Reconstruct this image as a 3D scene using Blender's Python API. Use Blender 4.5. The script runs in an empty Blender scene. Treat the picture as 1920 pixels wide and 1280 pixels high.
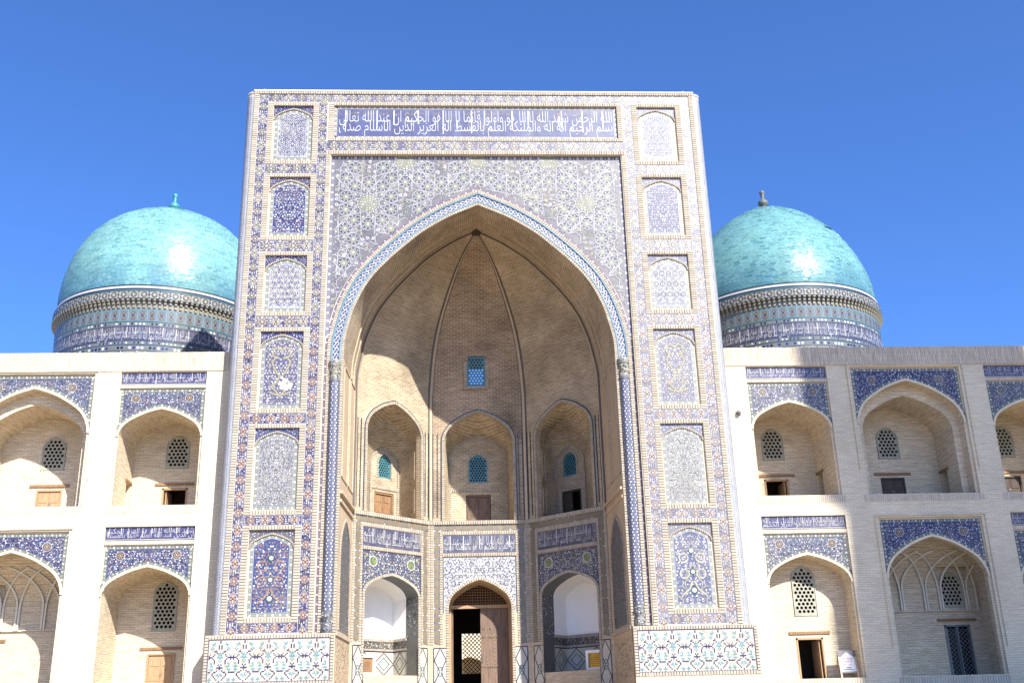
import bpy, math, random
from mathutils import Vector, Matrix, geometry

R = math.radians
random.seed(11)
sc = bpy.context.scene
COL = sc.collection

# ------------------------------------------------------------------ camera
def make_camera():
    pit, yaw, rol = R(19.934), R(3.360), R(-1.557)
    fw = Vector((math.sin(yaw) * math.cos(pit), math.cos(yaw) * math.cos(pit), math.sin(pit)))
    r0 = Vector((math.cos(yaw), -math.sin(yaw), 0))
    u0 = r0.cross(fw)
    r = math.cos(rol) * r0 + math.sin(rol) * u0
    u = -math.sin(rol) * r0 + math.cos(rol) * u0
    cd = bpy.data.cameras.new('camera')
    cd.sensor_width = 36.0
    cd.lens = 1994.2 / 1920 * 36.0
    cd.clip_end = 3000
    co = bpy.data.objects.new('camera', cd)
    M = Matrix((r, u, -fw)).transposed().to_4x4()
    M.translation = Vector((-0.948, -35.396, -0.935))
    co.matrix_world = M
    COL.objects.link(co)
    sc.camera = co
make_camera()

# ------------------------------------------------------------------ light
SUN_AZ, SUN_EL = R(29.0), R(39.5)          # azimuth right of the facade's normal
SUN = Vector((math.sin(SUN_AZ) * math.cos(SUN_EL), -math.cos(SUN_AZ) * math.cos(SUN_EL), math.sin(SUN_EL)))
w = bpy.data.worlds.new('World'); sc.world = w; w.use_nodes = True
nt = w.node_tree; nt.nodes.clear()
sky = nt.nodes.new('ShaderNodeTexSky'); sky.sky_type = 'NISHITA'; sky.sun_disc = False
sky.sun_elevation = SUN_EL
sky.sun_rotation = math.atan2(SUN.x, SUN.y)
sky.altitude = 600; sky.air_density = 0.8; sky.dust_density = 2.0; sky.ozone_density = 10.0
bg = nt.nodes.new('ShaderNodeBackground'); bg.inputs['Strength'].default_value = 0.12
out = nt.nodes.new('ShaderNodeOutputWorld')
tint = nt.nodes.new('ShaderNodeVectorMath'); tint.operation = 'MULTIPLY'; tint.inputs[1].default_value = (.75, .91, 1.09)   # white balance of the whole sky
nt.links.new(sky.outputs[0], tint.inputs[0]); nt.links.new(tint.outputs[0], bg.inputs[0]); nt.links.new(bg.outputs[0], out.inputs[0])
sl = bpy.data.lights.new('sun', 'SUN'); sl.energy = 5.0; sl.angle = R(0.53); sl.color = (1.0, 0.955, 0.88)
so = bpy.data.objects.new('sun', sl); COL.objects.link(so)
so.rotation_euler = SUN.to_track_quat('Z', 'Y').to_euler()
so.location = (20, -30, 40)
vs = sc.view_settings
vs.view_transform = 'Standard'; vs.look = 'None'; vs.exposure = 1.2; vs.gamma = 1.0; vs.use_curve_mapping = False
sc.render.engine = 'CYCLES'
sc.cycles.use_denoising = True
sc.cycles.max_bounces = 8
sc.cycles.diffuse_bounces = 5

# ------------------------------------------------------------------ materials
def lin(c):
    return tuple(((x / 255 / 12.92) if x / 255 <= 0.04045 else ((x / 255 + 0.055) / 1.055) ** 2.4) for x in c)

def nodemat(name):
    m = bpy.data.materials.new(name); m.use_nodes = True
    n = m.node_tree
    b = n.nodes['Principled BSDF']
    return m, n, b

def mk(n, t, **kw):
    x = n.nodes.new(t)
    for k, v in kw.items():
        if k in x.inputs.keys() and not hasattr(x, k):
            x.inputs[k].default_value = v
        else:
            setattr(x, k, v)
    return x

def brick_mat(name, c1, c2, cm, bw=0.27, rh=0.095, mort=0.014, rough=0.9, stain=0.25, bump=0.5, streak=0.0, rot=False, tint=None):
    m, n, b = nodemat(name)
    L = n.links.new
    tc = mk(n, 'ShaderNodeUVMap')
    src = tc.outputs[0]
    if rot:
        mp = mk(n, 'ShaderNodeMapping'); mp.inputs['Rotation'].default_value = (0, 0, R(90))
        L(src, mp.inputs[0]); src = mp.outputs[0]
    # slight wobble so the courses are not ruler-straight
    nw = mk(n, 'ShaderNodeTexNoise'); nw.inputs['Scale'].default_value = 1.7; nw.inputs['Detail'].default_value = 2
    L(src, nw.inputs['Vector'])
    sub = mk(n, 'ShaderNodeVectorMath', operation='SUBTRACT'); L(nw.outputs['Color'], sub.inputs[0]); sub.inputs[1].default_value = (.5, .5, .5)
    scl = mk(n, 'ShaderNodeVectorMath', operation='SCALE'); L(sub.outputs[0], scl.inputs[0]); scl.inputs['Scale'].default_value = 0.035
    add = mk(n, 'ShaderNodeVectorMath', operation='ADD'); L(src, add.inputs[0]); L(scl.outputs[0], add.inputs[1])
    br = mk(n, 'ShaderNodeTexBrick')
    br.inputs['Scale'].default_value = 1.0
    br.inputs['Brick Width'].default_value = bw
    br.inputs['Row Height'].default_value = rh
    br.inputs['Mortar Size'].default_value = mort
    br.inputs['Mortar Smooth'].default_value = 0.3
    br.inputs['Color1'].default_value = (*c1, 1); br.inputs['Color2'].default_value = (*c2, 1); br.inputs['Mortar'].default_value = (*cm, 1)
    L(add.outputs[0], br.inputs['Vector'])
    # blotches
    n1 = mk(n, 'ShaderNodeTexNoise'); n1.inputs['Scale'].default_value = 0.55; n1.inputs['Detail'].default_value = 6; n1.inputs['Roughness'].default_value = 0.65
    tg = mk(n, 'ShaderNodeTexCoord'); L(tg.outputs['Object'], n1.inputs['Vector'])
    mr = mk(n, 'ShaderNodeMapRange'); mr.inputs['From Min'].default_value = 0.3; mr.inputs['From Max'].default_value = 0.7
    mr.inputs['To Min'].default_value = 1 - stain; mr.inputs['To Max'].default_value = 1 + stain * 0.6
    L(n1.outputs['Fac'], mr.inputs['Value'])
    # per-course streaks: noise stretched along the courses
    mp2 = mk(n, 'ShaderNodeMapping'); mp2.inputs['Scale'].default_value = (1.1, 9.0, 1)
    L(add.outputs[0], mp2.inputs[0])
    n2 = mk(n, 'ShaderNodeTexNoise'); n2.inputs['Scale'].default_value = 1.6; n2.inputs['Detail'].default_value = 4; n2.inputs['Roughness'].default_value = 0.7
    L(mp2.outputs[0], n2.inputs['Vector'])
    mr2 = mk(n, 'ShaderNodeMapRange'); mr2.inputs['From Min'].default_value = 0.25; mr2.inputs['From Max'].default_value = 0.75
    mr2.inputs['To Min'].default_value = 1 - streak; mr2.inputs['To Max'].default_value = 1 + streak * 0.5
    L(n2.outputs['Fac'], mr2.inputs['Value'])
    mul = mk(n, 'ShaderNodeMath', operation='MULTIPLY'); L(mr.outputs[0], mul.inputs[0]); L(mr2.outputs[0], mul.inputs[1])
    vm = mk(n, 'ShaderNodeVectorMath', operation='SCALE'); L(br.outputs['Color'], vm.inputs[0]); L(mul.outputs[0], vm.inputs['Scale'])
    L(vm.outputs[0], b.inputs['Base Color'])
    b.inputs['Roughness'].default_value = rough
    b.inputs['Specular IOR Level'].default_value = 0.2
    bp = mk(n, 'ShaderNodeBump'); bp.inputs['Strength'].default_value = bump; bp.inputs['Distance'].default_value = 0.012
    inv = mk(n, 'ShaderNodeMath', operation='SUBTRACT'); inv.inputs[0].default_value = 1.0; L(br.outputs['Fac'], inv.inputs[1])
    adn = mk(n, 'ShaderNodeMath', operation='ADD'); L(inv.outputs[0], adn.inputs[0])
    L(n2.outputs['Fac'], adn.inputs[1])
    L(adn.outputs[0], bp.inputs['Height']); L(bp.outputs[0], b.inputs['Normal'])
    return m

def attr_mat(name, rough, spec=0.5, noise=0.12, scale=3.0, bump=0.0, coat=0.0, dirt=0.0):
    m, n, b = nodemat(name)
    L = n.links.new
    at = mk(n, 'ShaderNodeVertexColor'); at.layer_name = 'Col'
    tg = mk(n, 'ShaderNodeTexCoord')
    n1 = mk(n, 'ShaderNodeTexNoise'); n1.inputs['Scale'].default_value = scale; n1.inputs['Detail'].default_value = 5; n1.inputs['Roughness'].default_value = .7
    L(tg.outputs['Object'], n1.inputs['Vector'])
    mr = mk(n, 'ShaderNodeMapRange'); mr.inputs['From Min'].default_value = .3; mr.inputs['From Max'].default_value = .7
    mr.inputs['To Min'].default_value = 1 - noise; mr.inputs['To Max'].default_value = 1 + noise
    L(n1.outputs['Fac'], mr.inputs['Value'])
    vm = mk(n, 'ShaderNodeVectorMath', operation='SCALE'); L(at.outputs['Color'], vm.inputs[0]); L(mr.outputs[0], vm.inputs['Scale'])
    col = vm.outputs[0]
    if dirt:
        n2 = mk(n, 'ShaderNodeTexNoise'); n2.inputs['Scale'].default_value = 0.8; n2.inputs['Detail'].default_value = 7; n2.inputs['Roughness'].default_value = .75
        L(tg.outputs['Object'], n2.inputs['Vector'])
        m2 = mk(n, 'ShaderNodeMapRange'); m2.inputs['From Min'].default_value = .5; m2.inputs['From Max'].default_value = .72
        m2.inputs['To Min'].default_value = 0; m2.inputs['To Max'].default_value = dirt
        L(n2.outputs['Fac'], m2.inputs['Value'])
        mx = mk(n, 'ShaderNodeMix', data_type='RGBA'); mx.inputs[7].default_value = (.34, .30, .23, 1)
        L(m2.outputs[0], mx.inputs[0]); L(col, mx.inputs[6]); col = mx.outputs[2]
    L(col, b.inputs['Base Color'])
    b.inputs['Roughness'].default_value = rough
    b.inputs['Specular IOR Level'].default_value = spec
    if coat:
        b.inputs['Coat Weight'].default_value = coat; b.inputs['Coat Roughness'].default_value = 0.12
    if bump:
        n3 = mk(n, 'ShaderNodeTexNoise'); n3.inputs['Scale'].default_value = 14; n3.inputs['Detail'].default_value = 4
        L(tg.outputs['Object'], n3.inputs['Vector'])
        bp = mk(n, 'ShaderNodeBump'); bp.inputs['Strength'].default_value = bump; bp.inputs['Distance'].default_value = .01
        L(n3.outputs['Fac'], bp.inputs['Height']); L(bp.outputs[0], b.inputs['Normal'])
    return m

def plain_mat(name, c, rough=0.85, noise=0.15, scale=2.0, bump=0.2, spec=0.3, metal=0.0, stretch=(1, 1, 1)):
    m, n, b = nodemat(name)
    L = n.links.new
    tg = mk(n, 'ShaderNodeTexCoord')
    mp = mk(n, 'ShaderNodeMapping'); mp.inputs['Scale'].default_value = stretch; L(tg.outputs['Object'], mp.inputs[0])
    n1 = mk(n, 'ShaderNodeTexNoise'); n1.inputs['Scale'].default_value = scale; n1.inputs['Detail'].default_value = 7; n1.inputs['Roughness'].default_value = .65
    L(mp.outputs[0], n1.inputs['Vector'])
    cr = mk(n, 'ShaderNodeMix', data_type='RGBA')
    cr.inputs[6].default_value = (*[x * (1 - noise) for x in c], 1); cr.inputs[7].default_value = (*[min(1, x * (1 + noise)) for x in c], 1)
    mr = mk(n, 'ShaderNodeMapRange'); mr.inputs['From Min'].default_value = .3; mr.inputs['From Max'].default_value = .7
    L(n1.outputs['Fac'], mr.inputs['Value']); L(mr.outputs[0], cr.inputs[0])
    L(cr.outputs[2], b.inputs['Base Color'])
    b.inputs['Roughness'].default_value = rough; b.inputs['Specular IOR Level'].default_value = spec; b.inputs['Metallic'].default_value = metal
    bp = mk(n, 'ShaderNodeBump'); bp.inputs['Strength'].default_value = bump; bp.inputs['Distance'].default_value = .01
    L(n1.outputs['Fac'], bp.inputs['Height']); L(bp.outputs[0], b.inputs['Normal'])
    return m

M = {}
M['wing'] = brick_mat('pale_brick', (.65, .54, .375), (.68, .585, .43), (.53, .435, .305), bw=.25, rh=.078, mort=.009, stain=.12, streak=.22)
M['wing_in'] = brick_mat('niche_brick', (.61, .50, .35), (.67, .57, .42), (.47, .385, .265), bw=.25, rh=.078, mort=.010, stain=.16, streak=.42)
M['cornice'] = brick_mat('soldier_brick', (.53, .42, .31), (.61, .51, .39), (.44, .36, .27), bw=.30, rh=.075, mort=.011, stain=.12, streak=.45, rot=True)
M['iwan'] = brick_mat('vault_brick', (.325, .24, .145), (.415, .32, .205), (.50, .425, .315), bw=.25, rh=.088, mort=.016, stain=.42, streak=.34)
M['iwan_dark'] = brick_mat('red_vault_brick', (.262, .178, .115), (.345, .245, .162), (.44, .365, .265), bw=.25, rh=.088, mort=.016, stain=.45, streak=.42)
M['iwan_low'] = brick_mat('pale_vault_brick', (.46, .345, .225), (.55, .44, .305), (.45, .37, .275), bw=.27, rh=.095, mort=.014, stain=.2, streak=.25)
M['plaster'] = plain_mat('white_plaster', (.78, .77, .75), .9, .05, .9, .1)
M['jamb'] = plain_mat('jamb_plaster', (.42, .32, .215), .9, .12, .8, .2)
M['header'] = attr_mat('header_brick', .85, .2, .12, 5.0, .25)
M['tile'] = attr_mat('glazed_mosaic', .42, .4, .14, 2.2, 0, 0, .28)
M['deeptile'] = attr_mat('glazed_mosaic_recess', .42, .4, .14, 2.2, 0, 0, .12)  # same glaze with less dirt, for the vaulted recess
M['glaze'] = attr_mat('turquoise_glaze', .33, .26, .17, .9, 0.2)
M['drumtile'] = attr_mat('drum_mosaic', .25, .5, .12, 2.0)
M['wood'] = plain_mat('weathered_wood', (.23, .13, .065), .75, .35, 3.0, .4, .3, 0, (8, 8, .8))
M['wood_pale'] = plain_mat('pale_wood', (.34, .215, .12), .75, .25, 3.0, .3, .3, 0, (8, 8, .8))
M['wood_grey'] = plain_mat('grey_door_wood', (.15, .10, .072), .8, .35, 2.5, .4, .3, 0, (6, 6, .7))
M['wood_dark'] = plain_mat('dark_wood', (.06, .042, .032), .7, .3, 3.0, .3, .3, 0, (8, 8, .8))
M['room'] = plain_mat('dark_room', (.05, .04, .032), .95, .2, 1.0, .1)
M['lat'] = plain_mat('plaster_lattice', (.30, .295, .235), .85, .15, 3, .2)
M['ribplaster'] = plain_mat('rib_plaster', (.62, .58, .48), .85, .1, 3, .2)
M['teal'] = plain_mat('teal_glazed_lattice', (.055, .155, .18), .4, .2, 3, .1, .5)
M['iron'] = plain_mat('grey_iron', (.16, .17, .18), .5, .2, 4, .1, .5, .3)
M['gold'] = plain_mat('gold_plaque', (.42, .27, .06), .3, .2, 3, .1, .5, .8)
M['paper'] = plain_mat('sign_paper', (.36, .37, .40), .6, .03, 2, .02)
M['signframe'] = plain_mat('sign_frame', (.13, .115, .12), .6, .1, 3, .1)
M['signleg'] = plain_mat('sign_leg', (.42, .35, .27), .6, .1, 3, .1)
M['signtext'] = plain_mat('sign_red_ink', (.28, .03, .05), .7, .05, 3, 0)
M['signtext2'] = plain_mat('sign_grey_ink', (.05, .05, .07), .7, .05, 3, 0)
M['lampmetal'] = plain_mat('lamp_metal', (.25, .22, .2), .5, .1, 3, .1, .5, .5)
M['finialgrey'] = plain_mat('grey_finial', (.11, .115, .105), .55, .2, 5, .2)
M['finialteal'] = plain_mat('teal_finial', (.035, .20, .22), .4, .15, 5, .1, .5)
M['paving'] = brick_mat('stone_paving', (.36, .285, .205), (.41, .335, .245), (.28, .225, .165), bw=.8, rh=.5, mort=.02, stain=.12, streak=.1)
M['roof'] = plain_mat('roof_plaster', (.40, .34, .26), .95, .1, 1, .2)

# ------------------------------------------------------------------ mesh builder
class MB:
    def __init__(s):
        s.v = []; s.f = []; s.c = []; s.uv = []; s.sm = []
    def poly(s, pts, col=(.5, .5, .5), uv=None, smooth=False):
        i = len(s.v); s.v.extend(pts)
        s.f.append(tuple(range(i, i + len(pts)))); s.c.append(col)
        s.uv.append(uv if uv else [(p[0], p[2]) for p in pts]); s.sm.append(smooth)
    def grid(s, rows, uvs=None, col=(.5, .5, .5), smooth=True, close=False):
        i = len(s.v); n = len(rows[0])
        for r in rows: s.v.extend(r)
        for a in range(len(rows) - 1):
            for b in range(n - (0 if close else 1)):
                b2 = (b + 1) % n
                s.f.append((i + a * n + b, i + a * n + b2, i + (a + 1) * n + b2, i + (a + 1) * n + b))
                s.c.append(col); s.sm.append(smooth)
                s.uv.append([uvs[a][b], uvs[a][b2], uvs[a + 1][b2], uvs[a + 1][b]] if uvs else
                            [(rows[k][l][0], rows[k][l][2]) for k, l in ((a, b), (a, b2), (a + 1, b2), (a + 1, b))])
    def box(s, lo, hi, col=(.5, .5, .5)):
        x0, y0, z0 = lo; x1, y1, z1 = hi
        P = [(x0, y0, z0), (x1, y0, z0), (x1, y1, z0), (x0, y1, z0), (x0, y0, z1), (x1, y0, z1), (x1, y1, z1), (x0, y1, z1)]
        for q, ax in (((0, 1, 5, 4), (0, 2)), ((2, 3, 7, 6), (0, 2)), ((1, 2, 6, 5), (1, 2)), ((3, 0, 4, 7), (1, 2)), ((4, 5, 6, 7), (0, 1)), ((3, 2, 1, 0), (0, 1))):
            s.poly([P[k] for k in q], col, [(P[k][ax[0]], P[k][ax[1]]) for k in q])
    def mbox(s, m, u0, u1, v0, v1, d0, d1, col=(.5, .5, .5)):
        """box on a wall map: front face at d1, back at d0"""
        s.poly([m(u0, v0, d1), m(u1, v0, d1), m(u1, v1, d1), m(u0, v1, d1)], col, [(u0, v0), (u1, v0), (u1, v1), (u0, v1)])
        for a, b in (((u0, v0), (u1, v0)), ((u1, v0), (u1, v1)), ((u1, v1), (u0, v1)), ((u0, v1), (u0, v0))):
            s.poly([m(*a, d0), m(*b, d0), m(*b, d1), m(*a, d1)], col, [(a[0], a[1]), (b[0], b[1]), (b[0] + .05, b[1] + .05), (a[0] + .05, a[1] + .05)])
    def pg(s, m, pts, d, col):
        s.poly([m(u, v, d) for u, v in pts], col, list(pts))
    def rect(s, m, u0, u1, v0, v1, d, col):
        s.pg(m, [(u0, v0), (u1, v0), (u1, v1), (u0, v1)], d, col)
    def disc(s, m, u, v, r, d, col, n=7, ph=0.3, sy=1.0):
        d += random.random() * .0016
        s.pg(m, [(u + r * math.cos(ph + 6.2832 * k / n), v + sy * r * math.sin(ph + 6.2832 * k / n)) for k in range(n)], d, col)
    def ring(s, m, u, v, r0, r1, d, col, n=12, a0=0, a1=6.2832):
        for k in range(n):
            a = a0 + (a1 - a0) * k / n; b = a0 + (a1 - a0) * (k + 1) / n
            s.pg(m, [(u + r0 * math.cos(a), v + r0 * math.sin(a)), (u + r1 * math.cos(a), v + r1 * math.sin(a)),
                     (u + r1 * math.cos(b), v + r1 * math.sin(b)), (u + r0 * math.cos(b), v + r0 * math.sin(b))], d, col)
    def leaf(s, m, u, v, ang, L, W, d, col):
        c, n = math.cos(ang), math.sin(ang); d += random.random() * .0016
        s.pg(m, [(u + c * a - n * b, v + n * a + c * b) for a, b in ((0, 0), (L * .45, W / 2), (L, 0), (L * .45, -W / 2))], d, col)
    def line(s, m, pts, wd, d, col):
        for a, b in zip(pts[:-1], pts[1:]):
            dx, dy = b[0] - a[0], b[1] - a[1]; l = math.hypot(dx, dy)
            if l < 1e-6: continue
            d_ = d + random.random() * .0012
            nx, ny = -dy / l * wd / 2, dx / l * wd / 2
            s.pg(m, [(a[0] + nx, a[1] + ny), (a[0] - nx, a[1] - ny), (b[0] - nx, b[1] - ny), (b[0] + nx, b[1] + ny)], d_, col)
    def build(s, name, mat, parent=None, kind=None, label=None):
        me = bpy.data.meshes.new(name)
        me.from_pydata([tuple(p) for p in s.v], [], s.f)
        if s.f:
            uvl = me.uv_layers.new(name='UVMap')
            fl = []
            for q in s.uv:
                for t in q: fl.extend(t)
            uvl.data.foreach_set('uv', fl)
            ca = me.color_attributes.new('Col', 'FLOAT_COLOR', 'CORNER')
            cl = []
            for f, c in zip(s.f, s.c):
                cl.extend((c[0], c[1], c[2], 1.0) * len(f))
            ca.data.foreach_set('color', cl)
            me.polygons.foreach_set('use_smooth', s.sm)
        me.materials.append(M[mat] if isinstance(mat, str) else mat)
        o = bpy.data.objects.new(name, me); COL.objects.link(o)
        if parent is not None: o.parent = parent
        if kind: o['kind'] = kind
        if label: o['label'] = label
        return o

def thing(name, label, cat, loc=(0, 0, 0), group=None):
    o = bpy.data.objects.new(name, None); COL.objects.link(o)
    o['label'] = label; o['category'] = cat
    if group: o['group'] = group
    return o

def tag(o, label, cat, group=None):
    o['label'] = label; o['category'] = cat
    if group: o['group'] = group
    return o

def wallmap(x0, y0, ux, uy):
    """vertical wall: u runs along (ux,uy), v is height, d stands out of the wall (to the right-hand normal, towards -Y for ux>0)"""
    l = math.hypot(ux, uy); ux, uy = ux / l, uy / l
    nx, ny = uy, -ux
    return lambda u, v, d=0.0: (x0 + ux * u + nx * d, y0 + uy * u + ny * d, v)

def fillpoly(mb, m, outer, holes, d, col=(.5, .5, .5)):
    loops = [[Vector((p[0], p[1], 0)) for p in outer]] + [[Vector((p[0], p[1], 0)) for p in h] for h in holes]
    flat = [(p.x, p.y) for l in loops for p in l]
    for t in geometry.tessellate_polygon(loops):
        pts = [flat[i] for i in t]
        mb.poly([m(u, v, d) for u, v in pts], col, pts)

PROF = [(1, 0), (.995, .10), (.97, .20), (.927, .327), (.833, .483), (.6875, .625), (.5, .767), (.396, .833), (.22, .92), (0, 1)]
def _prof(n=3):
    P = [(1, -.1)] + PROF + [(-.22, 1.08)]
    o = []
    for i in range(1, len(P) - 2):
        for k in range(n):
            t = k / n
            q = []
            for c in (0, 1):
                a, b, e, f = P[i - 1][c], P[i][c], P[i + 1][c], P[i + 2][c]
                q.append(.5 * (2 * b + (e - a) * t + (2 * a - 5 * b + 4 * e - f) * t * t + (3 * b - a - 3 * e + f) * t ** 3))
            o.append(tuple(q))
    o.append((0, 1))
    return o
def arch(uc, a, zs, h, n=3):
    """pointed arch, left springing to right springing"""
    p = _prof(n)
    L = [(uc - a * x, zs + h * y) for x, y in p]
    Rr = [(uc + a * x, zs + h * y) for x, y in reversed(p[:-1])]
    return L + Rr
def opening(uc, a, z0, zs, h, n=3):
    return [(uc - a, z0)] + arch(uc, a, zs, h, n) + [(uc + a, z0)]
def rectpts(u0, u1, v0, v1):
    return [(u0, v0), (u0, v1), (u1, v1), (u1, v0)]
def offset(pts, w):
    """offset an open polyline to its left side"""
    o = []
    for i, p in enumerate(pts):
        a = pts[max(0, i - 1)]; b = pts[min(len(pts) - 1, i + 1)]
        d0 = (p[0] - a[0], p[1] - a[1]); d1 = (b[0] - p[0], b[1] - p[1])
        n = []
        for d in (d0, d1):
            l = math.hypot(*d)
            if l > 1e-9: n.append((-d[1] / l, d[0] / l))
        nx = sum(q[0] for q in n) / len(n); ny = sum(q[1] for q in n) / len(n)
        l2 = nx * nx + ny * ny
        o.append((p[0] + nx / l2 * w, p[1] + ny / l2 * w))
    return o
def resample(pts, step):
    o = [pts[0]]; acc = 0
    for a, b in zip(pts[:-1], pts[1:]):
        l = math.hypot(b[0] - a[0], b[1] - a[1]); pos = 0
        while acc + (l - pos) >= step:
            pos += step - acc; acc = 0
            t = pos / l; o.append((a[0] + (b[0] - a[0]) * t, a[1] + (b[1] - a[1]) * t))
        acc += l - pos
    if acc > step * .4: o.append(pts[-1])
    return o
def tunnel(mb, m, pts, d0, d1, col=(.5, .5, .5), closed=False):
    if closed: pts = pts + [pts[0]]
    s = [0]
    for a, b in zip(pts[:-1], pts[1:]): s.append(s[-1] + math.hypot(b[0] - a[0], b[1] - a[1]))
    for i in range(len(pts) - 1):
        a, b = pts[i], pts[i + 1]
        mb.poly([m(*a, d0), m(*b, d0), m(*b, d1), m(*a, d1)], col, [(d0, s[i]), (d0, s[i + 1]), (d1, s[i + 1]), (d1, s[i])])
def strip(mb, m, A, B, d, col):
    """flat strip between two polylines"""
    for i in range(len(A) - 1):
        mb.pg(m, [A[i], A[i + 1], B[i + 1], B[i]], d, col)

def jit(c, k=.10):
    f = 1 + random.uniform(-k, k)
    return (c[0] * f, c[1] * f * random.uniform(.985, 1.015), c[2] * f * random.uniform(.97, 1.03))
HB = (.36, .31, .245)
def headers(mb, m, pts, wd, d0, d1, pitch=.092, gap=.022, col=HB, k=.12, side=1):
    """row of header bricks along a polyline, standing proud from d0 to d1; the row lies on the left of the path"""
    p = resample(pts, pitch); q = offset(p, wd * side)
    strip(mb, m, p, q, d0 + .002, (col[0] * .46, col[1] * .42, col[2] * .38))
    for i in range(len(p) - 1):
        t = gap / pitch / 2
        f = lambda a, b, s: (a[0] + (b[0] - a[0]) * s, a[1] + (b[1] - a[1]) * s)
        a, b = f(p[i], p[i + 1], t), f(p[i], p[i + 1], 1 - t)
        e, g = f(q[i], q[i + 1], 1 - t), f(q[i], q[i + 1], t)
        c = jit(col, k); dj = d1 + random.uniform(-.003, .003)
        Q = [a, b, e, g]
        mb.pg(m, Q, dj, c)
        for x in range(4):
            A, B = Q[x], Q[(x + 1) % 4]
            mb.poly([m(*A, d0), m(*B, d0), m(*B, dj), m(*A, dj)], c)

def box_frame_headers(mb, m, u0, u1, v0, v1, ws, wt, wb, d0, d1, col=HB):
    """frame of header bricks inside the rectangle"""
    headers(mb, m, [(u0, v0), (u0, v1)], -ws, d0, d1, col=col)
    headers(mb, m, [(u1, v0), (u1, v1)], ws, d0, d1, col=col)
    headers(mb, m, [(u0 + ws, v1), (u1 - ws, v1)], -wt, d0, d1, col=col)
    headers(mb, m, [(u0 + ws, v0), (u1 - ws, v0)], wb, d0, d1, col=col)

# ------------------------------------------------------------------ tile palette (albedos)
def S(r, g, b, k=.62):
    c = lin((r, g, b)); k *= .50
    l = (.28 * c[0] + .54 * c[1] + .18 * c[2]) * .36
    return tuple((x * .64 + l * f) * k for x, f in zip(c, (1.04, 1.0, .93)))
VIO = S(92, 80, 168); COB = S(48, 62, 176); NAVY = S(34, 38, 110); SKYB = S(110, 178, 236); LAV = S(178, 180, 218)
WHI = (.43, .425, .415); CRM = S(236, 224, 180, .8); OLV = S(214, 200, 130, .8); TER = S(206, 132, 92, .8); PNK = S(200, 150, 150, .75)
GRN = S(150, 172, 150, .7); GRY = S(158, 160, 150, .7); TUR = S(80, 190, 205, .7); DRK = S(52, 46, 60, .6); TEA = S(60, 120, 130, .6)
def mix(a, b, t): return tuple(x + (y - x) * t for x, y in zip(a, b))
PALE = (.31, .30, .30)  # washed-out grey: glare haze put into the right-hand tile colours, with some weathering

def rosette(mb, m, u, v, r, d, base, pet, ctr, n=8):
    mb.disc(m, u, v, r, d, base, 12)
    for k in range(n):
        a = 6.2832 * k / n + .2
        mb.leaf(m, u + .36 * r * math.cos(a), v + .36 * r * math.sin(a), a, .62 * r, .34 * r, d + .003, jit(pet, .15))
    mb.disc(m, u, v, .36 * r, d + .003, mix(base, DRK, .55), 8)
    mb.disc(m, u, v, .26 * r, d + .005, mix(pet, WHI, .6), 8)
    mb.disc(m, u, v, .12 * r, d + .007, ctr, 6)

def cartouche(mb, m, u, v, L, W, vert, d, base, edge, pet):
    def X(a, b): return (u + b, v + a) if vert else (u + a, v + b)
    sh = [(-1, 0), (-.62, .55), (-.25, .92), (.25, .92), (.62, .55), (1, 0), (.62, -.55), (.25, -.92), (-.25, -.92), (-.62, -.55)]
    mb.pg(m, [X(a * L, b * W) for a, b in sh], d, edge)
    mb.pg(m, [X(a * L * .88, b * W * .86) for a, b in sh], d + .003, base)
    for sg in (-1, 1):
        mb.pg(m, [X(sg * L * .10, 0), X(sg * L * .30, W * .17), X(sg * L * .74, 0), X(sg * L * .30, -W * .17)], d + .005, pet)
        mb.pg(m, [X(0, sg * W * .16), X(L * .07, sg * W * .4), X(0, sg * W * .76), X(-L * .07, sg * W * .4)], d + .005, pet)
        for s2 in (-1, 1):
            mb.disc(m, *X(sg * L * .40, s2 * W * .40), W * .12, d + .005, jit(mix(pet, WHI, .5), .1), 5)
            mb.disc(m, *X(sg * L * .20, s2 * W * .56), W * .12, d + .005, jit(DRK, .1), 5)
    mb.disc(m, u, v, W * .16, d + .007, DRK, 6)

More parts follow.
